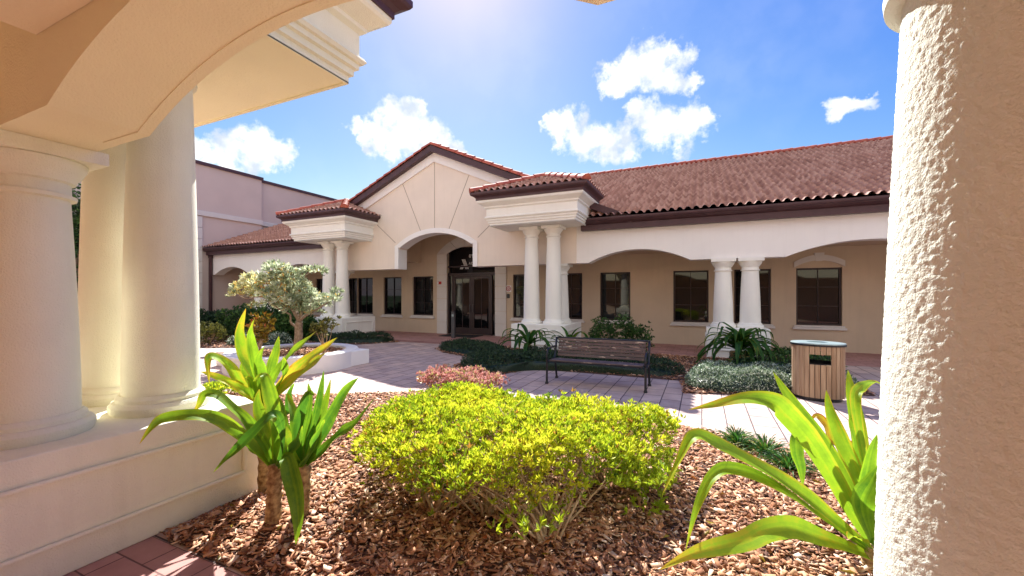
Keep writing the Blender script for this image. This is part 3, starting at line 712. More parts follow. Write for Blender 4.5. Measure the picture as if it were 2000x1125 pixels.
def text(body, x, z, size, name):
    c = bpy.data.curves.new(name, 'FONT'); c.body = body; c.size = size; c.extrude = .004; c.space_character = 1.25
    o = bpy.data.objects.new(name, c); COL.objects.link(o); o.parent = tpo
    me = bpy.data.meshes.new_from_object(o); bpy.data.objects.remove(o); me.name = name; o = bpy.data.objects.new(name, me); COL.objects.link(o); o.parent = tpo
    o.location = Vector(T(x, WW-.128, z))-base_of(tpo); o.rotation_euler = (R(90), 0, 0); me.materials.clear(); me.materials.append(M['white_letter'])
text('894', WX(913, YW), 3.27, .20, 'street_number'); text('ADV', WX(912.5, YW), 2.97, .15, 'name_lettering')
lg = MB(); lx = WX(904, YW); 
for k in range(4):      # slanted A made of stripes
    x = lx-.03+k*.045; lg.add([T(x-.10, WW-.13, 3.20), T(x-.075, WW-.13, 3.20), T(x+.11, WW-.13, 2.78), T(x+.085, WW-.13, 2.78)], [(0, 1, 2, 3)])
for k in range(4):
    x = lx-.20+k*.04; lg.add([T(x-.03, WW-.13, 2.78), T(x-.005, WW-.13, 2.78), T(x+.07, WW-.13, 2.94), T(x+.045, WW-.13, 2.94)], [(0, 1, 2, 3)])
lg.build('emblem', 'white_letter', tpo)
# downpipe at the left end of the arcade
dp = MB(); dp.box(-22.25, -22.12, .25, .36, 0, 3.6, T); dp.box(-22.27, -22.10, .24, .37, 3.5, 3.66, T); dp.build('downpipe', 'brown_metal', far)

# left building
lb = thing('tall_building', 'tall flat-topped mauve building with pale band and block quoins on the far left', 'building', (-22.3, 14, 0))
mb = MB(); mb.box(-36, -22.3, 9.6, 15.2, 0, 8.05); mb.box(-36, -22.55, 15.2, 34, 0, 8.0); mb.build('wall', 'mauve_wall', lb)
mb = MB(); mb.box(-36.1, -22.2, 9.5, 15.25, 8.05, 8.2); mb.box(-36.1, -22.45, 15.25, 34, 8.0, 8.14); mb.build('coping', 'brown_metal', lb)
mb = MB(); mb.box(-22.298, -22.2, 9.6, 15.22, 5.55, 5.8); mb.box(-22.548, -22.45, 15.22, 30, 5.55, 5.8); mb.build('band', 'pale_block', lb, bevel=.02)
mb = MB()
for k in range(10): mb.box(-22.298, -22.22, 10.9, 12.15, .02+k*.55, .02+k*.55+.535)
mb.build('quoin', 'pale_block', lb, bevel=.012)

# ------------------------------------------------------------------ small wall fixtures
def P(x, ww, z): return Vector(T(x, ww, z))
fx = WX(861, YW); t = thing('fire_alarm', 'small red fire alarm box on the pale blocks left of the entrance doors', 'fire alarm', P(fx, WW+.05, 2.2))
mb = MB(); mb.box(fx-.07, fx+.07, WW+.05, WW+.10, 2.14, 2.26, T); mb.build('housing', 'red_plastic', t, bevel=.01)
mb = MB(); mb.box(fx-.10, fx-.045, WW+.10, WW+.125, 2.17, 2.23, T); mb.build('lens', 'white_letter', t)
fx = WX(993.5, YW); t = thing('round_sign', 'square white sign with red round emblem right of the entrance doors', 'sign', P(fx, WW+.01, 1.95))
mb = MB(); mb.box(fx-.12, fx+.12, WW+.002, WW+.014, 1.80, 2.06, T); mb.build('plate', 'white_letter', t)
mb = MB()
def ring(mb, cx, cz, r0, r1, ww, n=28):
    vs = []
    for k in range(n):
        a = 2*math.pi*k/n
        for r in (r0, r1): vs.append(T(cx+r*math.cos(a), ww, cz+r*math.sin(a)))
    mb.add(vs, [(2*k, 2*k+1, (2*k+3) % (2*n), (2*k+2) % (2*n)) for k in range(n)])
ring(mb, fx, 1.93, .075, .105, WW+.018); ring(mb, fx, 1.93, .03, .055, WW+.018); ring(mb, fx, 1.93, .001, .014, WW+.018); mb.build('emblem', 'red_plastic', t)
t = thing('card_reader', 'small black card reader under the red emblem sign', 'card reader', P(fx, WW, 1.7))
mb = MB(); mb.box(fx-.07, fx+.05, WW+.002, WW+.04, 1.55, 1.72, T); mb.build('housing', 'dark_plastic', t, bevel=.008)
mb = MB(); mb.box(fx-.03, fx+.02, WW+.04, WW+.045, 1.62, 1.66, T); mb.build('keypad', 'grey_metal', t)
b0 = atz(885.5, 660); t = thing('access_post', 'slim dark metal push-button post standing before the entrance doors', 'post', b0)
mb = MB(); mb.box(b0.x-.075, b0.x+.075, b0.y-.05, b0.y+.05, 0, 1.02); mb.build('post', 'grey_metal', t, bevel=.012)
mb = MB(); mb.box(b0.x-.085, b0.x+.085, b0.y-.06, b0.y+.06, 1.02, 1.045); mb.build('cap', 'black_metal', t)
mb = MB(); mb.box(b0.x-.04, b0.x+.04, b0.y-.058, b0.y-.05, .84, .92); mb.build('push_plate', 'lid_metal', t)
mb = MB(); mb.box(XC-.9, XC+.7, 14.1, 14.95, .004, .02); mb.build('doormat', 'rubber', props=tag('thin dark doormat lying in front of the entrance doors', 'doormat'))

# ------------------------------------------------------------------ mulch
near_bed = [(-3.45, 1.62), (8, 1.62), (8, 2.4), (2.6, 3.0), (1.7, 3.9), (1.38, 4.4), (1.25, 4.9), (1.0, 5.25), (.6, 5.45), (-.2, 5.7), (-2.5, 6.0), (-4.0, 6.1), (-5.0, 5.5), (-6, 4.85), (-7.8, 4.3), (-12, 3.7), (-12, 2.5), (-3.45, 2.5)]
def bed_z(Pt, poly, h=.10): return .01+h*(1-np.exp(-edgedist(Pt, poly)/.35))+wob(Pt, 2.2, .02)*np.minimum(1, edgedist(Pt, poly)/.3)
def bed(name, poly, step, h, props):
    p = np.array(poly); lo, hi = p.min(0), p.max(0); nx = int((hi[0]-lo[0])/step)+2; ny = int((hi[1]-lo[1])/step)+2
    gx, gy = np.meshgrid(lo[0]+np.arange(nx)*step, lo[1]+np.arange(ny)*step, indexing='ij'); Q = np.stack([gx.ravel(), gy.ravel()], 1)
    ins = inpoly(Q, poly); z = np.where(ins, bed_z(Q, poly, h), -.03)
    i, j = np.meshgrid(np.arange(nx-1), np.arange(ny-1), indexing='ij'); i = i.ravel(); j = j.ravel()
    Fc = np.stack([i*ny+j, (i+1)*ny+j, (i+1)*ny+j+1, i*ny+j+1], 1); keep = ins[Fc].any(1)
    return npmesh(name, np.concatenate([Q, z[:, None]], 1), Fc[keep], np.full(keep.sum(), .2), 'soil', props=props, smooth=True)
def chips(name, XY, zf, smin, smax, props, parent=None):
    n = len(XY); Pt = np.concatenate([XY, (zf+rng.random(n)*.018)[:, None]], 1)
    D = unit(np.concatenate([rng.normal(size=(n, 2)), rng.normal(size=(n, 1))*.38], 1)); r = unit(np.array([0, 0, 1.])+rng.normal(size=(n, 3))*.35)
    S = unit(np.cross(D, r)); U = np.cross(S, D)
    ln = (smin+(smax-smin)*rng.random(n)**2.6)[:, None]; wd = ln*(.25+.4*rng.random(n))[:, None]; th = ln*.06
    q = 1-.45*rng.random((n, 1)); q2 = 1-.45*rng.random((n, 1))
    vs = [Pt-D*ln/2-S*wd/2*q, Pt+D*ln/2-S*wd/2*q2, Pt+D*ln*.42+S*wd/2*q, Pt-D*ln*.45+S*wd/2*q2]
    V = np.stack(vs+[a+U*th for a in vs], 1).reshape(-1, 3); i = (np.arange(n)*8)[:, None]
    Fc = np.concatenate([i+np.array([[4, 5, 6, 7]]), i+np.array([[0, 1, 5, 4]]), i+np.array([[1, 2, 6, 5]]), i+np.array([[2, 3, 7, 6]]), i+np.array([[3, 0, 4, 7]])])
    tn = np.tile(rng.random(n), 5)
    return npmesh(name, V, Fc, tn, 'mulch_chip', parent, props)
bed('mulch_bed_soil', near_bed, .09, .10, {'kind': 'structure'})
vis = [(-3.5, 1.6), (3.4, 1.6), (3, 3), (1.8, 3.9), (1.5, 5), (-.2, 5.8), (-4, 6.2), (-6.5, 5), (-9, 4.4), (-9, 2.5), (-3.5, 2.5)]
XY = rand_in(near_bed, 240000); XY = XY[inpoly(XY, vis)]
nd = np.hypot(XY[:, 0], XY[:, 1]); keep = rng.random(len(XY)) < np.clip(1.3*3.2/nd, .35, 1)
XY = XY[keep]; XY = XY[:95000]
ne = 900; kk = rng.integers(3, 11, ne); tt_ = rng.random(ne)[:, None]; nb = np.array(near_bed)
SP_ = nb[kk]*(1-tt_)+nb[(kk+1)]*tt_+rng.normal(size=(ne, 2))*np.array([.12, .14]); zf_ = np.concatenate([bed_z(XY, near_bed), np.where(inpoly(SP_, near_bed), bed_z(SP_, near_bed), .006)]); XY = np.concatenate([XY, SP_])
chips('mulch', XY, zf_, .016, .082, {'kind': 'stuff', 'label': 'reddish brown bark mulch covering the near planting bed', 'category': 'mulch'})

XY = rand_in(vis, 420); XY = XY[inpoly(XY, near_bed)]; z_ = bed_z(XY, near_bed)+.03; D = unit(np.concatenate([rng.normal(size=(len(XY), 2)), rng.normal(size=(len(XY), 1))*.2], 1))
leaf_obj('fallen_leaves', np.concatenate([XY, z_[:, None]], 1), D, .05+.04*rng.random(len(XY)), .022, 'croton', props={'kind': 'stuff', 'label': 'dry yellow and brown leaves scattered on the near mulch', 'category': 'fallen leaves'})
right_bed = [(-7.6, 10.8), (-6.9, 10.15), (-6, 9.8), (-5.35, 9.4), (-5.4, 8.4), (-4.6, 7.75), (-3.9, 7.7), (-3.5, 8.8), (-.4, 8.8), (-.3, 7.65), (1.4, 8.2), (2.7, 8.85), (2.6, 10), (2.2, 12.3), (-5.3, 12.3), (-7.0, 11.8)]
left_bed = [(-9.8, 11.8), (-10.5, 10.6), (-11.6, 9.7), (-12.6, 8.7), (-14.8, 7.6), (-17, 7.2), (-22.2, 7.0), (-22.2, 12.3), (-10.6, 12.3)]
for nm, pl in (('right_bed_soil', right_bed), ('left_bed_soil', left_bed)): bed(nm, pl, .15, .05, {'kind': 'structure'})
for pl, lab, n in ((right_bed, 'brown bark mulch between the dark ground cover and the arcade on the right', 9000), (left_bed, 'brown bark mulch in the bed before the left arcade', 9000)):
    XY = rand_in(pl, n); chips('mulch', XY, bed_z(XY, pl, .05), .05, .10, {'kind': 'stuff', 'label': lab, 'category': 'mulch'})

# ------------------------------------------------------------------ ground cover
def cover(poly, h, m, lab, dens=900, leaf=.05, seed=0):
    poly = smooth_poly(poly, 2); n = int(area(poly)*dens); XY = rand_in(poly, n); d = edgedist(XY, poly)
    top = h*(1-np.exp(-(d+.03)/.08))*(.85+.35*wob(XY, 3.1))+wob(XY*2.3, 3.3, .03)
    z = .03+top*np.where(rng.random(n) < np.where(d < .15, .75, .15), rng.random(n), .85+.25*rng.random(n))
    Pt = np.concatenate([XY, z[:, None]], 1); D = unit(np.array([0, 0, .9])+rng.normal(size=(n, 3))*.8)
    V, Fc = leaves(Pt, D, leaf*(.7+.6*rng.random(n)), leaf*.55); t = rng.random(n); o = npmesh('ground_cover', V, Fc, np.concatenate([t, t]), m, props={'kind': 'stuff', 'label': lab, 'category': 'ground cover'})
    # matted woody mass beneath the leaves
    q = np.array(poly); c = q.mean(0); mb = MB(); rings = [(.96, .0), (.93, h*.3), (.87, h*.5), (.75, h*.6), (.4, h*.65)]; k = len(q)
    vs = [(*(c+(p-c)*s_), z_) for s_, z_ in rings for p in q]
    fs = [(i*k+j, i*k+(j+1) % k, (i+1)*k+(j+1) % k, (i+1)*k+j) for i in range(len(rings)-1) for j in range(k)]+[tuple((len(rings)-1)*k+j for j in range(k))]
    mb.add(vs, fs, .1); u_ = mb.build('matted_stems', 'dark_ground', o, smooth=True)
    return o
cover([(-.27, 7.75), (1.35, 8.25), (2.6, 8.9), (2.4, 9.6), (1, 9.7), (-.3, 9.3)], .33, 'silver_ground', 'pale silvery green ground cover around the wooden bin', 5200, .036)
cover([(-5.35, 8.45), (-4.6, 7.85), (-3.95, 7.8), (-3.45, 8.86), (-.35, 8.86), (-.3, 9.9), (-3, 10.2), (-5.1, 10.0)], .30, 'dark_ground', 'dark green ground cover behind and left of the bench', 2800, .042)
cover([(-7.55, 10.8), (-6.9, 10.25), (-6, 9.95), (-5.1, 9.7), (-4.9, 10.6), (-5.8, 11.4), (-7.1, 11.5)], .27, 'dark_ground', 'dark green ground cover left of the wide pedestal, before the doors', 2600, .045)
cover([(-11.6, 9.9), (-10.6, 10.75), (-9.95, 11.6), (-10.3, 12.1), (-12, 11.3), (-13.3, 10.6)], .30, 'dark_ground', 'dark green ground cover along the path before the left pedestal', 2400, .05)
cover([(-13.6, 8.4), (-12.7, 8.75), (-12.2, 9.4), (-13, 9.9), (-14.6, 9.1), (-14.4, 8.5)], .38, 'silver_ground', 'silver green mound left of the round planter', 1100, .06)
cover([(.2, 10.2), (2.6, 10.1), (2.9, 11.6), (1.9, 11.9), (.9, 11.2)], .42, 'green_bush', 'mid green ground cover beside the right pedestal plant', 1000, .06)

# ------------------------------------------------------------------ planter
PX, PY, PR, PH = XC, 6.85, 1.43, .38
pt = thing('round_planter', 'low cream stucco planter ring with square ends and a bonsai-like tree inside', 'planter', (PX, PY, 0))
mb = MB(); n = 72; vs = []
for (r, z) in ((PR, 0), (PR, PH-.02), (PR-.02, PH), (PR-.28, PH), (PR-.30, PH-.02), (PR-.30, .1)):
    for k in range(n): a = 2*math.pi*k/n; vs.append((PX+r*math.cos(a), PY+r*math.sin(a), z))
mb.add(vs, [(i*n+k, i*n+(k+1) % n, (i+1)*n+(k+1) % n, (i+1)*n+k) for i in range(5) for k in range(n)]); mb.build('ring_wall', 'white_stucco', pt, smooth='auto')
mb = MB()
mb.box(PX+.9, PX+1.36, PY+.35, PY+1.02, 0, PH-.03); mb.build('end_block', 'white_stucco', pt, bevel=.015); mb = MB(); mb.box(PX-1.68, PX-1.15, PY-.80, PY+.05, 0, PH-.03); mb.build('end_block', 'white_stucco', pt, bevel=.015)
mb = MB(); vs = [(PX, PY, .34)]
for r, z in ((.5, .34), (.9, .32), (PR-.29, .28)):
    for k in range(n): a = 2*math.pi*k/n; vs.append((PX+r*math.cos(a), PY+r*math.sin(a), z))
mb.add(vs, [(0, 1+k, 1+(k+1) % n) for k in range(n)]+[(1+i*n+k, 1+(i+1)*n+k, 1+(i+1)*n+(k+1) % n, 1+i*n+(k+1) % n) for i in range(2) for k in range(n)]); mb.build('soil', 'soil', pt, smooth=True)
a = rng.random(2600)*2*np.pi; r = (PR-.31)*np.sqrt(rng.random(2600)); XY = np.stack([PX+r*np.cos(a), PY+r*np.sin(a)], 1)
chips('mulch', XY, .345-.05*(r/1.1)**2, .04, .09, {'kind': 'stuff', 'label': 'brown bark mulch inside the round planter', 'category': 'mulch'})

def branch_mesh(mb, pts, r0, r1, n=7, jit=.0):
    pts = [Vector(p) for p in pts]; q = []
    for i in range(len(pts)-1):
        for k in range(4):
            a = pts[max(i-1, 0)]; b = pts[i]; c = pts[i+1]; d = pts[min(i+2, len(pts)-1)]; t = k/4
            q.append(.5*((2*b)+(-a+c)*t+(2*a-5*b+4*c-d)*t*t+(-a+3*b-3*c+d)*t**3))
    q.append(pts[-1]); m = len(q)
    q = [p+Vector((random.uniform(-jit, jit), random.uniform(-jit, jit), random.uniform(-jit, jit))) if 0 < i < m-1 else p for i, p in enumerate(q)]
    mb.tube(q, [r0+(r1-r0)*(i/(m-1))**.8 for i in range(m)], n)
    return q

# bonsai-like tree
tb = atz(584, 680, .33); tb = Vector((-9.15, 7.15, .30)); dT = tb.dot(Vector((-SA, CA, 0)))
tree = thing('ornamental_tree', 'small cloud-pruned tree with silvery leaves growing in the round planter', 'tree', tb)
mb = MB(); D0 = dT
def tp_(u, v, dd=0): return at(u, v, D0+dd)
top = tp_(584, 628)
branch_mesh(mb, [tb+Vector((0, 0, -.05)), tp_(583, 655), top], .115, .085, 10, .006)
for pts, r0 in (([top, tp_(595, 618, -.1), tp_(625, 600, -.2), tp_(655, 580, -.3)], .05), ([top, tp_(575, 610), tp_(560, 590, .1), tp_(545, 545, .2), tp_(540, 525, .2)], .06),
                ([tp_(583, 640), tp_(568, 630, -.1), tp_(566, 615, -.1), tp_(540, 600, -.2), tp_(515, 585, -.1)], .035), ([top, tp_(590, 600, .1), tp_(580, 565, .2), tp_(590, 545, .1), tp_(615, 528, 0)], .045),
                ([tp_(560, 600, .1), tp_(520, 580, .2), tp_(480, 582, .1), tp_(465, 575, 0)], .025), ([top, tp_(575, 590, .3), tp_(570, 560, .5), tp_(560, 540, .5)], .035), ([top, tp_(600, 610, .3), tp_(620, 590, .5)], .035)):
    branch_mesh(mb, pts, r0, .012, 6, .01)
mb.build('trunk', 'bark', tree, smooth=True)
CL = [(480, 560, 20, 12), (498, 548, 24, 14), (470, 575, 18, 9), (500, 572, 20, 12), (540, 528, 22, 12), (556, 540, 24, 14), (532, 545, 18, 10), (565, 562, 34, 18), (540, 575, 26, 15), (590, 575, 26, 14), (520, 560, 18, 12),
      (570, 590, 34, 14), (605, 595, 34, 13), (635, 588, 24, 10), (655, 580, 10, 7), (660, 572, 7, 6), (612, 530, 20, 8), (592, 538, 14, 7), (556, 600, 20, 9), (585, 606, 26, 8), (493, 600, 8, 4), (570, 550, 20, 12), (620, 608, 16, 6), (540, 590, 22, 8)]
Cs = []; Ns = []
for (u, v, ru, rv) in CL:
    for dd in ((0, ) if ru < 19 else (-.3, .2)):
        c = np.array(tp_(u+random.uniform(-4, 4), v+random.uniform(-4, 4), dd+random.uniform(-.1, .1))); sc = D0/F
        n = int(ru*rv*.075)+6; q = unit(rng.normal(size=(n, 3))); q[:, 2] = np.abs(q[:, 2])*.9-.15
        rr = .65+.4*rng.random((n, 1)); Cs.append(c+q*rr*np.array([ru*sc*1.05, ru*sc*1.05, rv*sc*1.1])); Ns.append(unit(q+np.array([0, 0, .5])))
C_ = np.concatenate(Cs); N_ = np.concatenate(Ns); Pp, Dd, Ll, Wd = sprigs(C_, N_, 8, .8, .115, .03)
tn = rng.random(len(C_)); dist = np.linalg.norm(C_-np.array(tp_(560, 570)), axis=1); tn = np.where((rng.random(len(C_)) < .25) & (dist < .55), .97, tn*.9)
tn = np.where((C_@np.array([CA, SA, 0]) < -D0*.595) & (rng.random(len(C_)) < .6), .90, tn)
leaf_obj('foliage', Pp, Dd, Ll, Wd, 'tree_leaf', tree, tint=np.clip(np.repeat(tn, 8)+rng.normal(size=len(Pp))*.05, 0, 1))

def croton(c, h, n, lab, m='croton'):
    t = thing('croton_shrub', lab, 'shrub', c); mb = MB(); tips = []
    for k in range(n):
        a = random.random()*6.28; r = random.uniform(.1, .42)*h; e = Vector(c)+Vector((math.cos(a)*r, math.sin(a)*r, h*random.uniform(.7, 1)))
        mid = Vector(c).lerp(e, .5)+Vector((random.uniform(-.05, .05), random.uniform(-.05, .05), 0)); branch_mesh(mb, [c, mid, e], .012, .005, 5); tips += [e, mid.lerp(e, .6)]
    mb.build('stem', 'twig', t); Cc = np.array([list(q) for q in tips]); Cc = np.repeat(Cc, 3, 0)+rng.normal(size=(len(tips)*3, 3))*.05
    Pp, Dd, Ll, Wd = sprigs(Cc, unit(rng.normal(size=Cc.shape)+[0, 0, 1.2]), 7, .9, .11, .04); leaf_obj('foliage', Pp, Dd, Ll, Wd, m, t)
croton((-9.75, 6.6, .3), .85, 16, 'yellow croton with bare stems in the left half of the round planter')
croton((-9.3, 6.25, .3), .62, 9, 'low yellow croton with bare twigs nearest the front of the round planter')
croton((-8.35, 7.3, .3), .75, 9, 'sparse croton with bare stems right of the planter tree', 'olive_bush')

def bush(name, lab, c, rx, ry, h, m, n, leaf=.07, cat='bush', flat=.5, z0=.05, group=None, k=6):
    t = thing(name, lab, cat, c, group); q = unit(rng.normal(size=(n, 3))); q[:, 2] = np.abs(q[:, 2]); r = (.72+.33*rng.random((n, 1)))*(1+.12*np.sin(q[:, :1]*9)+.1*np.cos(q[:, 1:2]*11))
    q2 = np.sign(q)*np.abs(q)**np.array([.8, .8, flat]); C = np.array(c)+q2*r*np.array([rx, ry, h])+np.array([0, 0, z0])
    Pp, Dd, Ll, Wd = sprigs(C, unit(q+[0, 0, .4]), k, .8, leaf, leaf*.42); tn = np.repeat(rng.random(n), k)*.75+.25*rng.random(n*k)
    leaf_obj('foliage', Pp, Dd, Ll, Wd, m, t, tint=tn)
    mb = MB()
    for i in range(14):
        a = random.random()*6.28; e = Vector(c)+Vector((math.cos(a)*rx*.7, math.sin(a)*ry*.7, h*.8)); s0 = Vector(c)+Vector((math.cos(a)*rx*.15, math.sin(a)*ry*.15, -.02)); branch_mesh(mb, [s0, s0.lerp(e, .5)+Vector((0, 0, -.03)), e], .014, .005, 5)
    mb.build('stem', 'twig', t); return t
gz = lambda u, v: tuple(atz(u, v))
bush('clipped_hedge', 'dark green clipped hedge behind the planter tree, before the left arcade', (-15.2, 10.4, 0), 1.9, .9, 1.05, 'green_bush', 2600, .10, 'hedge')
bush('clipped_hedge', 'lower dark hedge at the foot of the tall mauve building', (-19.6, 10.2, 0), 2.2, 1.0, .85, 'dark_ground', 2400, .10, 'hedge')
bush('round_bush', 'round yellow-green bush at the left end of the planting bed', (-15.2, 8.4, 0), .5, .5, .62, 'olive_bush', 800, .07)
bush('round_bush', 'reddish brown rounded bush beside the quoins of the mauve building', (-18.0, 8.3, 0), .6, .5, .6, 'olive_bush', 700, .08)
bush('leafy_bush', 'leafy dark green bush left of the planter tree trunk', (-13.3, 10.3, 0), .75, .6, .85, 'green_bush', 900, .12)
bush('flat_topped_bush', 'flat-topped green bush with bare lower stems behind the bench', tuple(atY(1205, 575, 11.6).xy)+(0,), .80, .5, .92, 'green_bush', 1300, .06)
bush('pink_shrub', 'low clipped pink and red leaved shrub beyond the yellow-green shrub', (-3.95, 6.35, 0), .74, .46, .30, 'pink_leaf', 1500, .045, 'shrub', .35, .02)
bush('low_yellow_shrub', 'low yellow-green tuft by the end of the near cream pedestal', tuple(atz(425, 775, .05)), .30, .25, .14, 'lime', 160, .06, 'shrub')
bush('leafy_bush', 'small green bush at the far left edge beside the near column', (-20.4, 8.9, 0), .6, .5, .9, 'green_bush', 500, .12)

# tree seen between the near columns
bt = thing('background_tree', 'green tree glimpsed between the two near left columns', 'tree', (-25.5, 8.7, 0))
mb = MB(); branch_mesh(mb, [(-25.5, 8.7, 0), (-25.4, 8.8, 1.8), (-25.5, 8.6, 4.2)], .2, .1, 8, .03)
for a in range(8): branch_mesh(mb, [(-25.5, 8.7, 2.2+a*.25), (-25.5+math.cos(a*2.1)*.8, 8.7+math.sin(a*2.1)*.8, 3+a*.3), (-25.5+math.cos(a*2.1)*1.5, 8.7+math.sin(a*2.1)*1.5, 3.4+a*.4)], .06, .02, 5)
mb.build('trunk', 'bark', bt)
q = unit(rng.normal(size=(90, 3))); cl = np.array([-25.5, 8.7, 4.3])+q*np.array([1.6, 1.6, 2.2])*rng.random((90, 1))**.4
C = np.repeat(cl, 40, 0)+rng.normal(size=(3600, 3))*.28; Pp, Dd, Ll, Wd = sprigs(C, unit(rng.normal(size=C.shape)), 4, .8, .15, .07)
leaf_obj('crown', Pp, Dd, Ll, Wd, 'green_bush', bt)

# ------------------------------------------------------------------ strap-leaved plants
def catmull(pts, m):
    out_ = []; n = len(pts)
    for i in range(n-1):
        a = pts[max(i-1, 0)]; b = pts[i]; c = pts[i+1]; d = pts[min(i+2, n-1)]
        for k in range(m):
            t = k/m; out_.append(.5*((2*b)+(-a+c)*t+(2*a-5*b+4*c-d)*t*t+(-a+3*b-3*c+d)*t**3))
    out_.append(pts[-1]); return out_
def blade(mb, pts, wd, face=None, hue=.35, tip=.75, m=6, fold=.28, twist=0.0, wav=.012, base=.55):
    vein = [random.uniform(-.09, .09)+(.14 if _ in (0, 7) else 0) for _ in range(8)]; q = catmull([Vector(p) for p in pts], m); n = len(q); prevS = None; ph = random.random()*6
    rows = []
    for i, p in enumerate(q):
        s = i/(n-1); t = (q[min(i+1, n-1)]-q[max(i-1, 0)]).normalized()
        f = face if face is not None else Vector((0, 0, 1))
        S = t.cross(f)
        if S.length < .15 and prevS: S = prevS.copy()
        S = (S-t*S.dot(t)).normalized()
        if prevS and S.dot(prevS) < 0: S = -S
        if prevS: S = (S*.5+prevS*.5); S = (S-t*S.dot(t)).normalized()
        prevS = S; U = S.cross(t).normalized()
        if U.dot(f) < 0: U = -U
        an = twist*s; S2 = S*math.cos(an)+U*math.sin(an); U2 = U*math.cos(an)-S*math.sin(an)
        w_ = wd*(base+(1-base)*min(1, s/.35))*(1 if s < .45 else max(0.02, 1-((s-.45)/.55)**1.7))/2
        row = []
        for j, c in enumerate((-1, -.75, -.5, -.25, 0, .25, .5, .75, 1)):
            row.append(p+S2*c*w_+U2*(abs(c)*fold*w_)+U2*wav*math.sin(s*13+ph+(2 if c > 0 else 0))*abs(c)*(w_/(wd/2)))
        rows.append(row)
    vs = [v for r_ in rows for v in r_]; n0 = len(mb.v); mb.v += [tuple(v) for v in vs]
    for i in range(n-1):
        s = i/(n-1); tt = hue+(tip-hue)*max(0, (s-.55)/.45)**2
        for j in range(8):
            mb.f.append((n0+i*9+j, n0+i*9+j+1, n0+(i+1)*9+j+1, n0+(i+1)*9+j)); mb.t.append(min(1, tt+vein[j]+random.uniform(-.01, .01)))
def scaly(mb, a, b, r0, r1):
    a = Vector(a); b = Vector(b); n = 26; k = 18; vs = []
    for i in range(n+1):
        s = i/n; p = a.lerp(b, s); rr = (r0+(r1-r0)*s)
        for j in range(k):
            q = 2*math.pi*j/k; sc = ((s*7+j*.28+.5*math.sin(j*1.7)) % 1); r_ = rr*(.82+.26*sc)+random.uniform(-.003, .003)
            vs.append(p+Vector((math.cos(q)*r_, math.sin(q)*r_, 0)))
    mb.add(vs, [(i*k+j, i*k+(j+1) % k, (i+1)*k+(j+1) % k, (i+1)*k+j) for i in range(n) for j in range(k)]+[tuple(n*k+j for j in range(k))])

camdir = lambda p: (Vector((0, 0, H))-p).normalized()
def crop_plant(root, specs, cx, cy, sc, mtl='blade', name='foliage', wk=1.0):
    mb = MB()
    for sp in specs:
        pts, d0, d1, wd = sp[:4]; o = sp[4] if len(sp) > 4 else {}
        n = len(pts); P3 = []
        for i, (x, y) in enumerate(pts):
            s = i/(n-1); P3.append(at(cx+x*sc, cy+y*sc, d0+(d1-d0)*s))
        c = P3[n//2]; f = (camdir(c)*.62+Vector((0, 0, 1))*.6+Vector((random.uniform(-.3, .3), random.uniform(-.3, .3), 0))).normalized()
        blade(mb, P3, wd*wk, face=f, **o)
    return mb.build(name, mtl, root, smooth=True)
S7 = 700/1658
lcb = at(560, 1005, 2.95); lc = thing('crinum_lily', 'tall crinum lily with two scaly trunks and drooping tips by the near cream pedestal', 'plant', (lcb.x, lcb.y, .08))
def lt(x, y, d): return at(x*S7, 650+y*S7, d)
mb = MB()
for (x0, y0, x1, y1, d, r) in ((1262, 850, 1275, 605, 2.95, .052), (1392, 800, 1408, 605, 3.02, .052)):
    a, b = lt(x0, y0, d), lt(x1, y1, d); a.z = min(a.z, .06); scaly(mb, a, b, r*1.05, r*.95)
mb.build('trunk', 'scaly_trunk', lc, smooth=True)
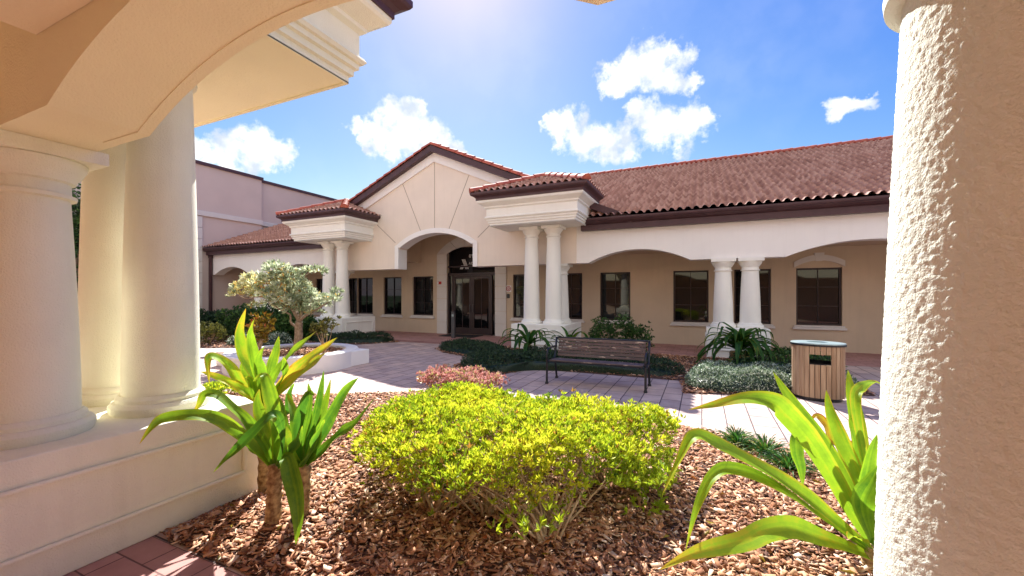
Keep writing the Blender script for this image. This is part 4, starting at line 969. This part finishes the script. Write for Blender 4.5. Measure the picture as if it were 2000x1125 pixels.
A = [([(1265, 620), (1170, 520), (1085, 450), (990, 395), (880, 380), (760, 395), (700, 440), (645, 515)], 2.95, 2.45, .10, dict(hue=.42, tip=.95)),
     ([(1265, 620), (1190, 500), (1140, 410), (1075, 350), (1010, 290), (950, 285), (920, 335), (878, 400)], 2.95, 2.75, .09, dict(hue=.40, tip=.95)),
     ([(1270, 620), (1225, 520), (1160, 430), (1110, 370), (1040, 320)], 2.95, 2.9, .09, dict(hue=.3)),
     ([(1275, 625), (1280, 480), (1262, 360), (1232, 240), (1215, 195), (1170, 225)], 2.97, 3.0, .115, dict(hue=.45, tip=.6)),
     ([(1280, 625), (1310, 500), (1300, 400), (1285, 320), (1240, 260)], 3.0, 3.2, .10, dict(hue=.35)),
     ([(1285, 615), (1310, 500), (1290, 400), (1250, 385), (1170, 460), (1090, 545), (1030, 600), (985, 648)], 2.9, 2.5, .085, dict(hue=.05, tip=.7)),
     ([(1300, 590), (1325, 580), (1345, 660), (1368, 760), (1378, 880), (1368, 978)], 2.85, 2.6, .125, dict(hue=.22, tip=.5, base=.6)),
     ([(1280, 615), (1330, 520), (1365, 430), (1350, 340), (1330, 280)], 3.0, 3.25, .09, dict(hue=.25)),
     ([(1255, 620), (1195, 560), (1140, 520), (1100, 480), (1070, 470)], 2.95, 2.8, .07, dict(hue=.3)),
     ([(1280, 620), (1255, 520), (1215, 420), (1190, 330), (1200, 260)], 3.0, 3.1, .11, dict(hue=.45)),
     ([(1285, 620), (1335, 560), (1380, 500), (1400, 430)], 2.9, 2.8, .08, dict(hue=.2)),
     ([(1395, 620), (1400, 500), (1425, 380), (1435, 300), (1425, 232)], 3.02, 3.1, .08, dict(hue=.25, tip=.6)),
     ([(1400, 620), (1440, 480), (1475, 330), (1498, 175)], 3.02, 3.15, .085, dict(hue=.15, tip=.4)),
     ([(1405, 620), (1470, 500), (1530, 390), (1600, 270), (1658, 208)], 3.02, 2.85, .115, dict(hue=.15, tip=.4)),
     ([(1410, 620), (1490, 545), (1570, 470), (1640, 420), (1735, 300)], 3.02, 2.7, .105, dict(hue=.2, tip=.4)),
     ([(1390, 620), (1370, 500), (1385, 390), (1425, 285), (1455, 290)], 3.0, 2.9, .085, dict(hue=.1)),
     ([(1385, 620), (1335, 530), (1300, 450), (1265, 395), (1225, 400)], 2.95, 2.85, .10, dict(hue=.5)),
     ([(1400, 620), (1455, 470), (1500, 340), (1530, 215)], 3.05, 3.3, .08, dict(hue=.4)),
     ([(1395, 620), (1440, 560), (1475, 470), (1500, 400)], 2.95, 2.75, .09, dict(hue=.2)),
     ([(1395, 620), (1405, 520), (1455, 420), (1480, 330)], 3.1, 3.2, .10, dict(hue=.35)),
     ([(1390, 620), (1350, 560), (1400, 470), (1445, 390)], 3.05, 3.2, .09, dict(hue=.25)),
     ([(1405, 615), (1340, 590), (1330, 540)], 2.95, 2.9, .06, dict(hue=.25))]
crop_plant(lc, A, 0, 650, S7, wk=.86)
cc = at(515, 990, 3.55); lc2 = thing('crinum_lily', 'yellow-green crinum lily rising behind the two-trunked one', 'plant', (cc.x, cc.y, .05))
mb = MB(); a, b = lt(1225, 800, 3.5), lt(1225, 330, 3.5); a.z = .05; scaly(mb, a, b, .055, .05); mb.build('trunk', 'scaly_trunk', lc2, smooth=True)
Cc_ = [([(1225, 330), (1180, 200), (1130, 100), (1108, 0), (1137, -112)], 3.5, 3.55, .13, dict(hue=.5, tip=.95)),
      ([(1225, 330), (1195, 200), (1170, 90), (1160, 10), (1175, -60)], 3.45, 3.3, .10, dict(hue=.4)),
      ([(1230, 330), (1270, 200), (1340, 110), (1400, 50), (1465, -8)], 3.5, 3.3, .12, dict(hue=.45, tip=.7)),
      ([(1235, 330), (1330, 215), (1420, 130), (1490, 80), (1560, 22)], 3.5, 3.1, .14, dict(hue=.72, tip=.85)),
      ([(1240, 340), (1330, 240), (1400, 190), (1470, 130), (1510, 90)], 3.4, 3.0, .15, dict(hue=.68, tip=.8)),
      ([(1220, 330), (1130, 260), (1060, 160), (1000, 112), (962, 125), (968, 235)], 3.5, 3.2, .11, dict(hue=.6, tip=.8)),
      ([(1215, 335), (1120, 265), (1020, 210), (925, 180)], 3.5, 3.25, .10, dict(hue=.65, tip=.8)),
      ([(1215, 340), (1150, 280), (1080, 240), (1010, 215)], 3.45, 3.2, .08, dict(hue=.6, tip=.8)),
      ([(1228, 330), (1250, 180), (1275, 90), (1290, 15)], 3.55, 3.7, .10, dict(hue=.4)),
      ([(1228, 330), (1165, 230), (1130, 170), (1145, 90)], 3.55, 3.7, .11, dict(hue=.5)),
      ([(1235, 330), (1290, 250), (1320, 180), (1310, 110)], 3.4, 3.3, .11, dict(hue=.3)),
      ([(1230, 330), (1215, 230), (1200, 130), (1225, 60)], 3.4, 3.3, .11, dict(hue=.35)),
      ([(1245, 340), (1335, 370), (1338, 290), (1362, 232)], 3.4, 3.4, .08, dict(hue=.05)),
      ([(1225, 330), (1200, 350), (1195, 410)], 3.4, 3.3, .06, dict(hue=.95, tip=1)),
      ([(1225, 325), (1180, 290), (1160, 220), (1130, 210)], 3.4, 3.3, .08, dict(hue=.45))]
crop_plant(lc2, Cc_, 0, 650, S7, wk=.82)

rcb = at(1700, 1110, 2.4); rc_ = thing('crinum_lily', 'bright green crinum lily with long bent blades beside the right foreground column', 'plant', (rcb.x, rcb.y, .08))
mb = MB(); a = at(1712, 1130, 2.4); b = at(1703, 1065, 2.4); a.z = .05; scaly(mb, a, b, .06, .055); mb.build('trunk', 'scaly_trunk', rc_, smooth=True)
S8 = 800/1895
B = [([(1195, 1040), (1070, 985), (950, 945), (820, 905), (700, 920), (600, 965), (440, 1000), (330, 1035), (205, 1098)], 2.4, 1.95, .13, dict(hue=.5, tip=.92, base=.45)),
     ([(1190, 1010), (1080, 945), (960, 860), (800, 740), (650, 660), (520, 632), (450, 670), (400, 760), (365, 860), (330, 1005)], 2.4, 2.1, .085, dict(hue=.42, tip=.6)),
     ([(1190, 1000), (1050, 890), (900, 770), (750, 670), (600, 580), (470, 510), (370, 480), (300, 590), (222, 748)], 2.4, 2.2, .13, dict(hue=.5, tip=.7, base=.5)),
     ([(1190, 960), (1110, 840), (1010, 660), (900, 490), (800, 380), (740, 325), (640, 305), (560, 310), (450, 335), (345, 356)], 2.42, 2.5, .14, dict(hue=.45, tip=.85, base=.5)),
     ([(1180, 900), (1090, 720), (980, 540), (880, 400), (790, 270), (735, 182)], 2.5, 2.9, .11, dict(hue=.4, tip=.6)),
     ([(1175, 800), (1120, 650), (1050, 500), (1000, 370), (980, 265)], 2.45, 2.7, .10, dict(hue=.5, tip=.7)),
     ([(1180, 790), (1150, 600), (1125, 420), (1095, 270), (1080, 172)], 2.5, 2.8, .095, dict(hue=.45, tip=.7)),
     ([(1170, 700), (1130, 560), (1105, 450), (1085, 378)], 2.5, 2.6, .06, dict(hue=.35, tip=.6)),
     ([(1170, 650), (1115, 330), (1140, 255), (1190, 228), (1240, 240)], 2.5, 2.7, .07, dict(hue=.5, tip=.6)),
     ([(1170, 700), (1100, 530), (1010, 500), (985, 430), (940, 385), (905, 405)], 2.6, 2.8, .075, dict(hue=.82, tip=1)),
     ([(990, 600), (900, 480), (850, 470), (848, 560), (865, 640), (872, 710)], 2.7, 2.8, .09, dict(hue=.2, tip=.5)),
     ([(1190, 900), (1165, 740), (1180, 600), (1215, 470)], 2.4, 2.3, .09, dict(hue=.25, tip=.4)),
     ([(1190, 950), (1150, 800), (1190, 700), (1230, 610)], 2.35, 2.2, .12, dict(hue=.3, tip=.4)),
     ([(1195, 1000), (1140, 960), (1100, 940), (1085, 955)], 2.35, 2.2, .07, dict(hue=.55, tip=.6)),
     ([(860, 470), (800, 400), (760, 370), (700, 340)], 2.55, 2.6, .07, dict(hue=.35, tip=.6)),
     ([(1195, 980), (1290, 860), (1340, 780)], 2.4, 2.3, .1, dict(hue=.3)), ([(1195, 980), (1260, 700), (1290, 520)], 2.4, 2.6, .1, dict(hue=.3))]
crop_plant(rc_, B, 1200, 650, S8, wk=.88)

def rosette(root, c, n, ln, wd, rise, hue, mtl, name='foliage', dr=1.0):
    mb = MB(); c = Vector(c)
    for k in range(n):
        a = k*2.399+random.uniform(-.3, .3); el = rise*(1-k/n*.8)+random.uniform(-.1, .1); l = ln*random.uniform(.75, 1.1)
        d = Vector((math.cos(a)*math.cos(el), math.sin(a)*math.cos(el), math.sin(el))); h = Vector((math.cos(a), math.sin(a), 0))
        pts = [c, c+d*l*.35, c+d*l*.60+h*l*.10*dr-Vector((0, 0, l*.06*dr)), c+d*l*.70+h*l*.24*dr-Vector((0, 0, l*.28*dr*max(.2, math.cos(el))))]
        if dr > 1: pts.append(pts[-1]+h*l*.08-Vector((0, 0, l*.22)))
        blade(mb, pts, wd*random.uniform(.8, 1.1), face=(Vector((0, 0, 1))-d*.3).normalized(), hue=hue+random.uniform(-.1, .2), tip=.45, m=4, wav=.004)
    return mb.build(name, mtl, root, smooth=True)
def far_plant(u, v, z, lab, n, ln, wd, th, rise=1.1, m='dark_blade', hue=.3, r=.07, dr=1.0):
    b = atz(u, v, .05); t = thing('strap_leaved_plant', lab, 'plant', (b.x, b.y, 0)); mb = MB(); scaly(mb, (b.x, b.y, 0), (b.x, b.y, th), r, r*.9); mb.build('trunk', 'scaly_trunk', t, smooth=True)
    rosette(t, (b.x, b.y, th), n, ln, wd, rise, hue, m, dr=dr)
far_plant(1033, 697, 0, 'small palm-like plant before the wide pedestal', 26, .95, .12, .36, 1.15, r=.07, hue=.28, dr=1.3)
far_plant(1112, 696, 0, 'strap-leaved plant with upright pointed leaves right of the wide pedestal, behind the bench', 14, 1.0, .11, .3, 1.25, hue=.45)
far_plant(1152, 694, 0, 'broad dark strap-leaved plant against the flat-topped bush', 12, .7, .10, .3, 1.0, hue=.3)
far_plant(1445, 712, 0, 'large dark arching strap-leaved plant hiding the right pedestal', 60, .98, .13, .36, 1.4, r=.24, hue=.35, dr=1.5)
for (u, v, lab) in ((1440, 868, 'first small grassy tuft right of the yellow-green shrub, touching its edge'), (1495, 888, 'middle grassy tuft along the bed edge'), (1540, 918, 'grassy tuft nearest the right lily, on the mulch')):
    b = atz(u, v, .08); t = thing('grass_tuft', lab, 'grass tuft', (b.x, b.y, .05), 'liriope tufts along the bed edge'); rosette(t, (b.x, b.y, .05), 120, .36, .014, 1.35, .35, 'dark_blade')

# ------------------------------------------------------------------ big yellow-green shrub
ZT = .66
outl = [atz(u, v, z) for (u, v, z) in ((700, 842, .58), (735, 800, .60), (800, 766, .62), (900, 762, .64), (1030, 775, .64), (1150, 785, .64), (1260, 800, .60), (1325, 835, .50), (1310, 868, .50), (1240, 880, .58), (1190, 890, .60), (1100, 910, .64), (980, 922, .64), (860, 915, .62), (760, 890, .60), (705, 880, .58))]
spoly = smooth_poly([(p.x, p.y) for p in outl], 2)
sc_ = np.array(spoly).mean(0)
sh = thing('yellow_green_shrub', 'large clipped yellow-green shrub with bare woody stems in the middle foreground', 'shrub', (sc_[0], sc_[1], .08))
n = 8200; XY = rand_in(spoly, n)+rng.normal(size=(n, 2))*.035; d = edgedist(XY, spoly)
zt = .49+.18*(1-np.exp(-d/.13))+wob(XY, 2.6, .09)+rng.normal(size=n)*.032+np.where(rng.random(n) < .05, .08*rng.random(n), 0)
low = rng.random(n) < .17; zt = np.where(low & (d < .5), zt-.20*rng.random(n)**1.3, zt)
C = np.concatenate([XY, zt[:, None]], 1)
cv = np.concatenate([XY-sc_, np.zeros((n, 1))], 1); Dn = unit(unit(cv)*np.exp(-d/.12)[:, None]*.8+np.array([0, 0, 1.])+rng.normal(size=(n, 3))*.22)
Pp, Dd, Ll, Wd = sprigs(C, Dn, 8, .8, .037, .0105)
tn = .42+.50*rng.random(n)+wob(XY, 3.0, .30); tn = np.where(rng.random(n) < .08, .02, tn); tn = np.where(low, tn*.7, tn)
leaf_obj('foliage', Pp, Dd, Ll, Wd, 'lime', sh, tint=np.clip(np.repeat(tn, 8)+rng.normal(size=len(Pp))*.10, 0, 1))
mb = MB(); bases = [atz(u, v, .08) for (u, v) in ((850, 1000), (800, 960), (900, 985), (1000, 960), (1065, 1070), (1090, 1040), (1130, 960), (960, 1010), (1180, 940), (880, 930), (1040, 930), (1230, 915))]
for bi, b in enumerate(bases):
    bb = np.array([b.x, b.y]); dd = np.linalg.norm(XY-bb-(sc_-bb)*.15, axis=1); near = np.where(dd < .75)[0]
    for k in range(17):
        e = C[rng.choice(near)]; s0 = Vector((b.x+random.uniform(-.05, .05), b.y+random.uniform(-.05, .05), .05)); e = Vector(e)
        mid = s0.lerp(e, .45)+Vector((random.uniform(-.06, .06), random.uniform(-.06, .06), .02)); q = branch_mesh(mb, [s0, mid, e], random.uniform(.007, .016), .003, 5, .006)
        for j in range(7):
            p = q[random.randint(2, len(q)-2)]; e2 = p+Vector((random.uniform(-.16, .16), random.uniform(-.16, .16), random.uniform(-.03, .16))); branch_mesh(mb, [p, p.lerp(e2, .5)+Vector((0, 0, random.uniform(-.02, .02))), e2], .0032, .0014, 4, .004)
mb.build('stem', 'twig', sh, smooth=True)
# stray lower sprigs on the right flank of the shrub
C2 = np.array([list(atz(random.uniform(1190, 1320), random.uniform(880, 950), random.uniform(.2, .45))) for _ in range(260)]+[list(atz(random.uniform(1225, 1300), random.uniform(950, 1010), random.uniform(.1, .2))) for _ in range(30)]+[list(atz(random.uniform(960, 1100), random.uniform(980, 1040), random.uniform(.25, .5))) for _ in range(36)])
Pp, Dd, Ll, Wd = sprigs(C2, unit(rng.normal(size=C2.shape)+[0, 0, 1]), 8, .8, .045, .013); leaf_obj('lower_foliage', Pp, Dd, Ll, Wd, 'lime', sh, tint=np.clip(.3+.3*rng.random(len(Pp)), 0, 1))

# ------------------------------------------------------------------ bench
BX0, BX1, BY = -2.69, -.885, 7.47
bn = thing('park_bench', 'black metal park bench with weathered wooden slats on the paving', 'bench', ((BX0+BX1)/2, BY+.3, 0))
for i in range(6):
    z = .475+i*.058; y = BY+.47+i*.022; mb = MB(); mb.box(BX0+.06, BX1-.06, y, y+.018, z, z+.05, tint=random.random()); mb.build('back_slat', 'slat_wood', bn, bevel=.004)
for i in range(6):
    y = BY+.04+i*.07; z = .435-.004*i; mb = MB(); mb.box(BX0+.05, BX1-.05, y, y+.06, z, z+.02, tint=random.random()*.4); mb.build('seat_slat', 'slat_wood', bn, bevel=.004)
mb = MB(); mb.tube([(BX0+.02, BY+.60, .825), (BX1-.02, BY+.60, .825)], .02, 8); mb.tube([(BX0+.03, BY+.05, .42), (BX1-.03, BY+.05, .42)], .014, 8); mb.tube([(BX0+.03, BY+.45, .41), (BX1-.03, BY+.45, .41)], .014, 8); mb.build('rail', 'black_metal', bn, smooth='auto')
for x in (BX0, BX1):
    f = MB(); f.tube([(x, BY+.02, .42), (x, BY+.25, .405), (x, BY+.47, .42), (x, BY+.53, .60), (x, BY+.60, .83)], .022, 8); f.build('side_frame', 'black_metal', bn, smooth=True)
    l = MB(); l.tube([(x, BY, 0), (x, BY+.0, .05), (x, BY+.01, .3), (x, BY+.02, .43)], [.032, .022, .02, .02], 8); l.lathe(x, BY, [(.034, 0), (.034, .025), (.02, .05)], 12); l.build('leg', 'black_metal', bn, smooth='auto')
    l = MB(); l.tube([(x, BY+.59, 0), (x, BY+.585, .05), (x, BY+.53, .25), (x, BY+.48, .42)], [.032, .022, .02, .02], 8); l.lathe(x, BY+.59, [(.034, 0), (.034, .025), (.02, .05)], 12); l.build('leg', 'black_metal', bn, smooth='auto')
    a = MB(); a.tube([(x, BY+.02, .42), (x, BY-.01, .55), (x, BY+.06, .645), (x, BY+.2, .665), (x, BY+.4, .66), (x, BY+.55, .665)], .018, 8); a.build('armrest', 'black_metal', bn, smooth=True)

# ------------------------------------------------------------------ litter bin
cb = at(1597, 575, 6.78); cb.z = 0; ar = YAW*-0+math.atan2(cb.y, cb.x)-math.pi/2
bi = thing('litter_bin', 'oval wooden stave litter bin with pale metal lid standing on the paving', 'litter bin', cb)
aa, bb = .355, .285; n = 30; z0, z1 = .055, .885
def ep(q, s=1.0):
    x = aa*s*math.cos(q); y = bb*s*math.sin(q); return Vector((cb.x+x*math.cos(ar)-y*math.sin(ar), cb.y+x*math.sin(ar)+y*math.cos(ar), 0))
mb = MB()
fq = lambda k: 2*math.pi*k/n
front = [k for k in range(n) if abs(((fq(k+.5)-1.5*math.pi-.10+math.pi) % (2*math.pi))-math.pi) < .48]
backk = [k for k in range(n) if abs(((fq(k+.5)-.5*math.pi+math.pi) % (2*math.pi))-math.pi) < .48]
for k in range(n):
    qa, qb = fq(k)+.012, fq(k+1)-.012; tn_ = random.random()
    rng_z = [(z0, z1)] if k not in front+backk else [(z0, .585), (.745, z1)]
    for (c, d) in rng_z:
        p = [ep(qa), ep(qb), ep(qb, .945), ep(qa, .945)]; vs = [Vector((q.x, q.y, c)) for q in p]+[Vector((q.x, q.y, d)) for q in p]
        mb.add(vs, [(0, 1, 5, 4), (1, 2, 6, 5), (2, 3, 7, 6), (3, 0, 4, 7), (4, 5, 6, 7), (3, 2, 1, 0)], tn_)
mb.build('stave', 'stave_wood', bi, bevel=.004)
mb = MB()
def ell(mb, prof, m=48):
    vs = []
    for (s, z) in prof:
        for k in range(m): p = ep(2*math.pi*k/m, s); vs.append((p.x, p.y, z))
    mb.add(vs, [(i*m+k, i*m+(k+1) % m, (i+1)*m+(k+1) % m, (i+1)*m+k) for i in range(len(prof)-1) for k in range(m)])
ell(mb, [(.98, z1-.01), (1.045, z1), (1.05, z1+.025), (1.03, z1+.035), (.42, z1+.04), (.40, z1+.03), (.40, z1-.04)]); mb.build('lid', 'lid_metal', bi, smooth='auto')
mb = MB(); ell(mb, [(.99, z1-.012), (1.055, z1-.012), (1.057, z1+.018)]); mb.build('lid_band', 'black_metal', bi)
mb = MB(); ell(mb, [(.88, 0), (.90, .01), (.90, .07), (.5, .075)]); ell(mb, [(.86, .07), (.86, .60)]); mb.build('liner', 'black_metal', bi)
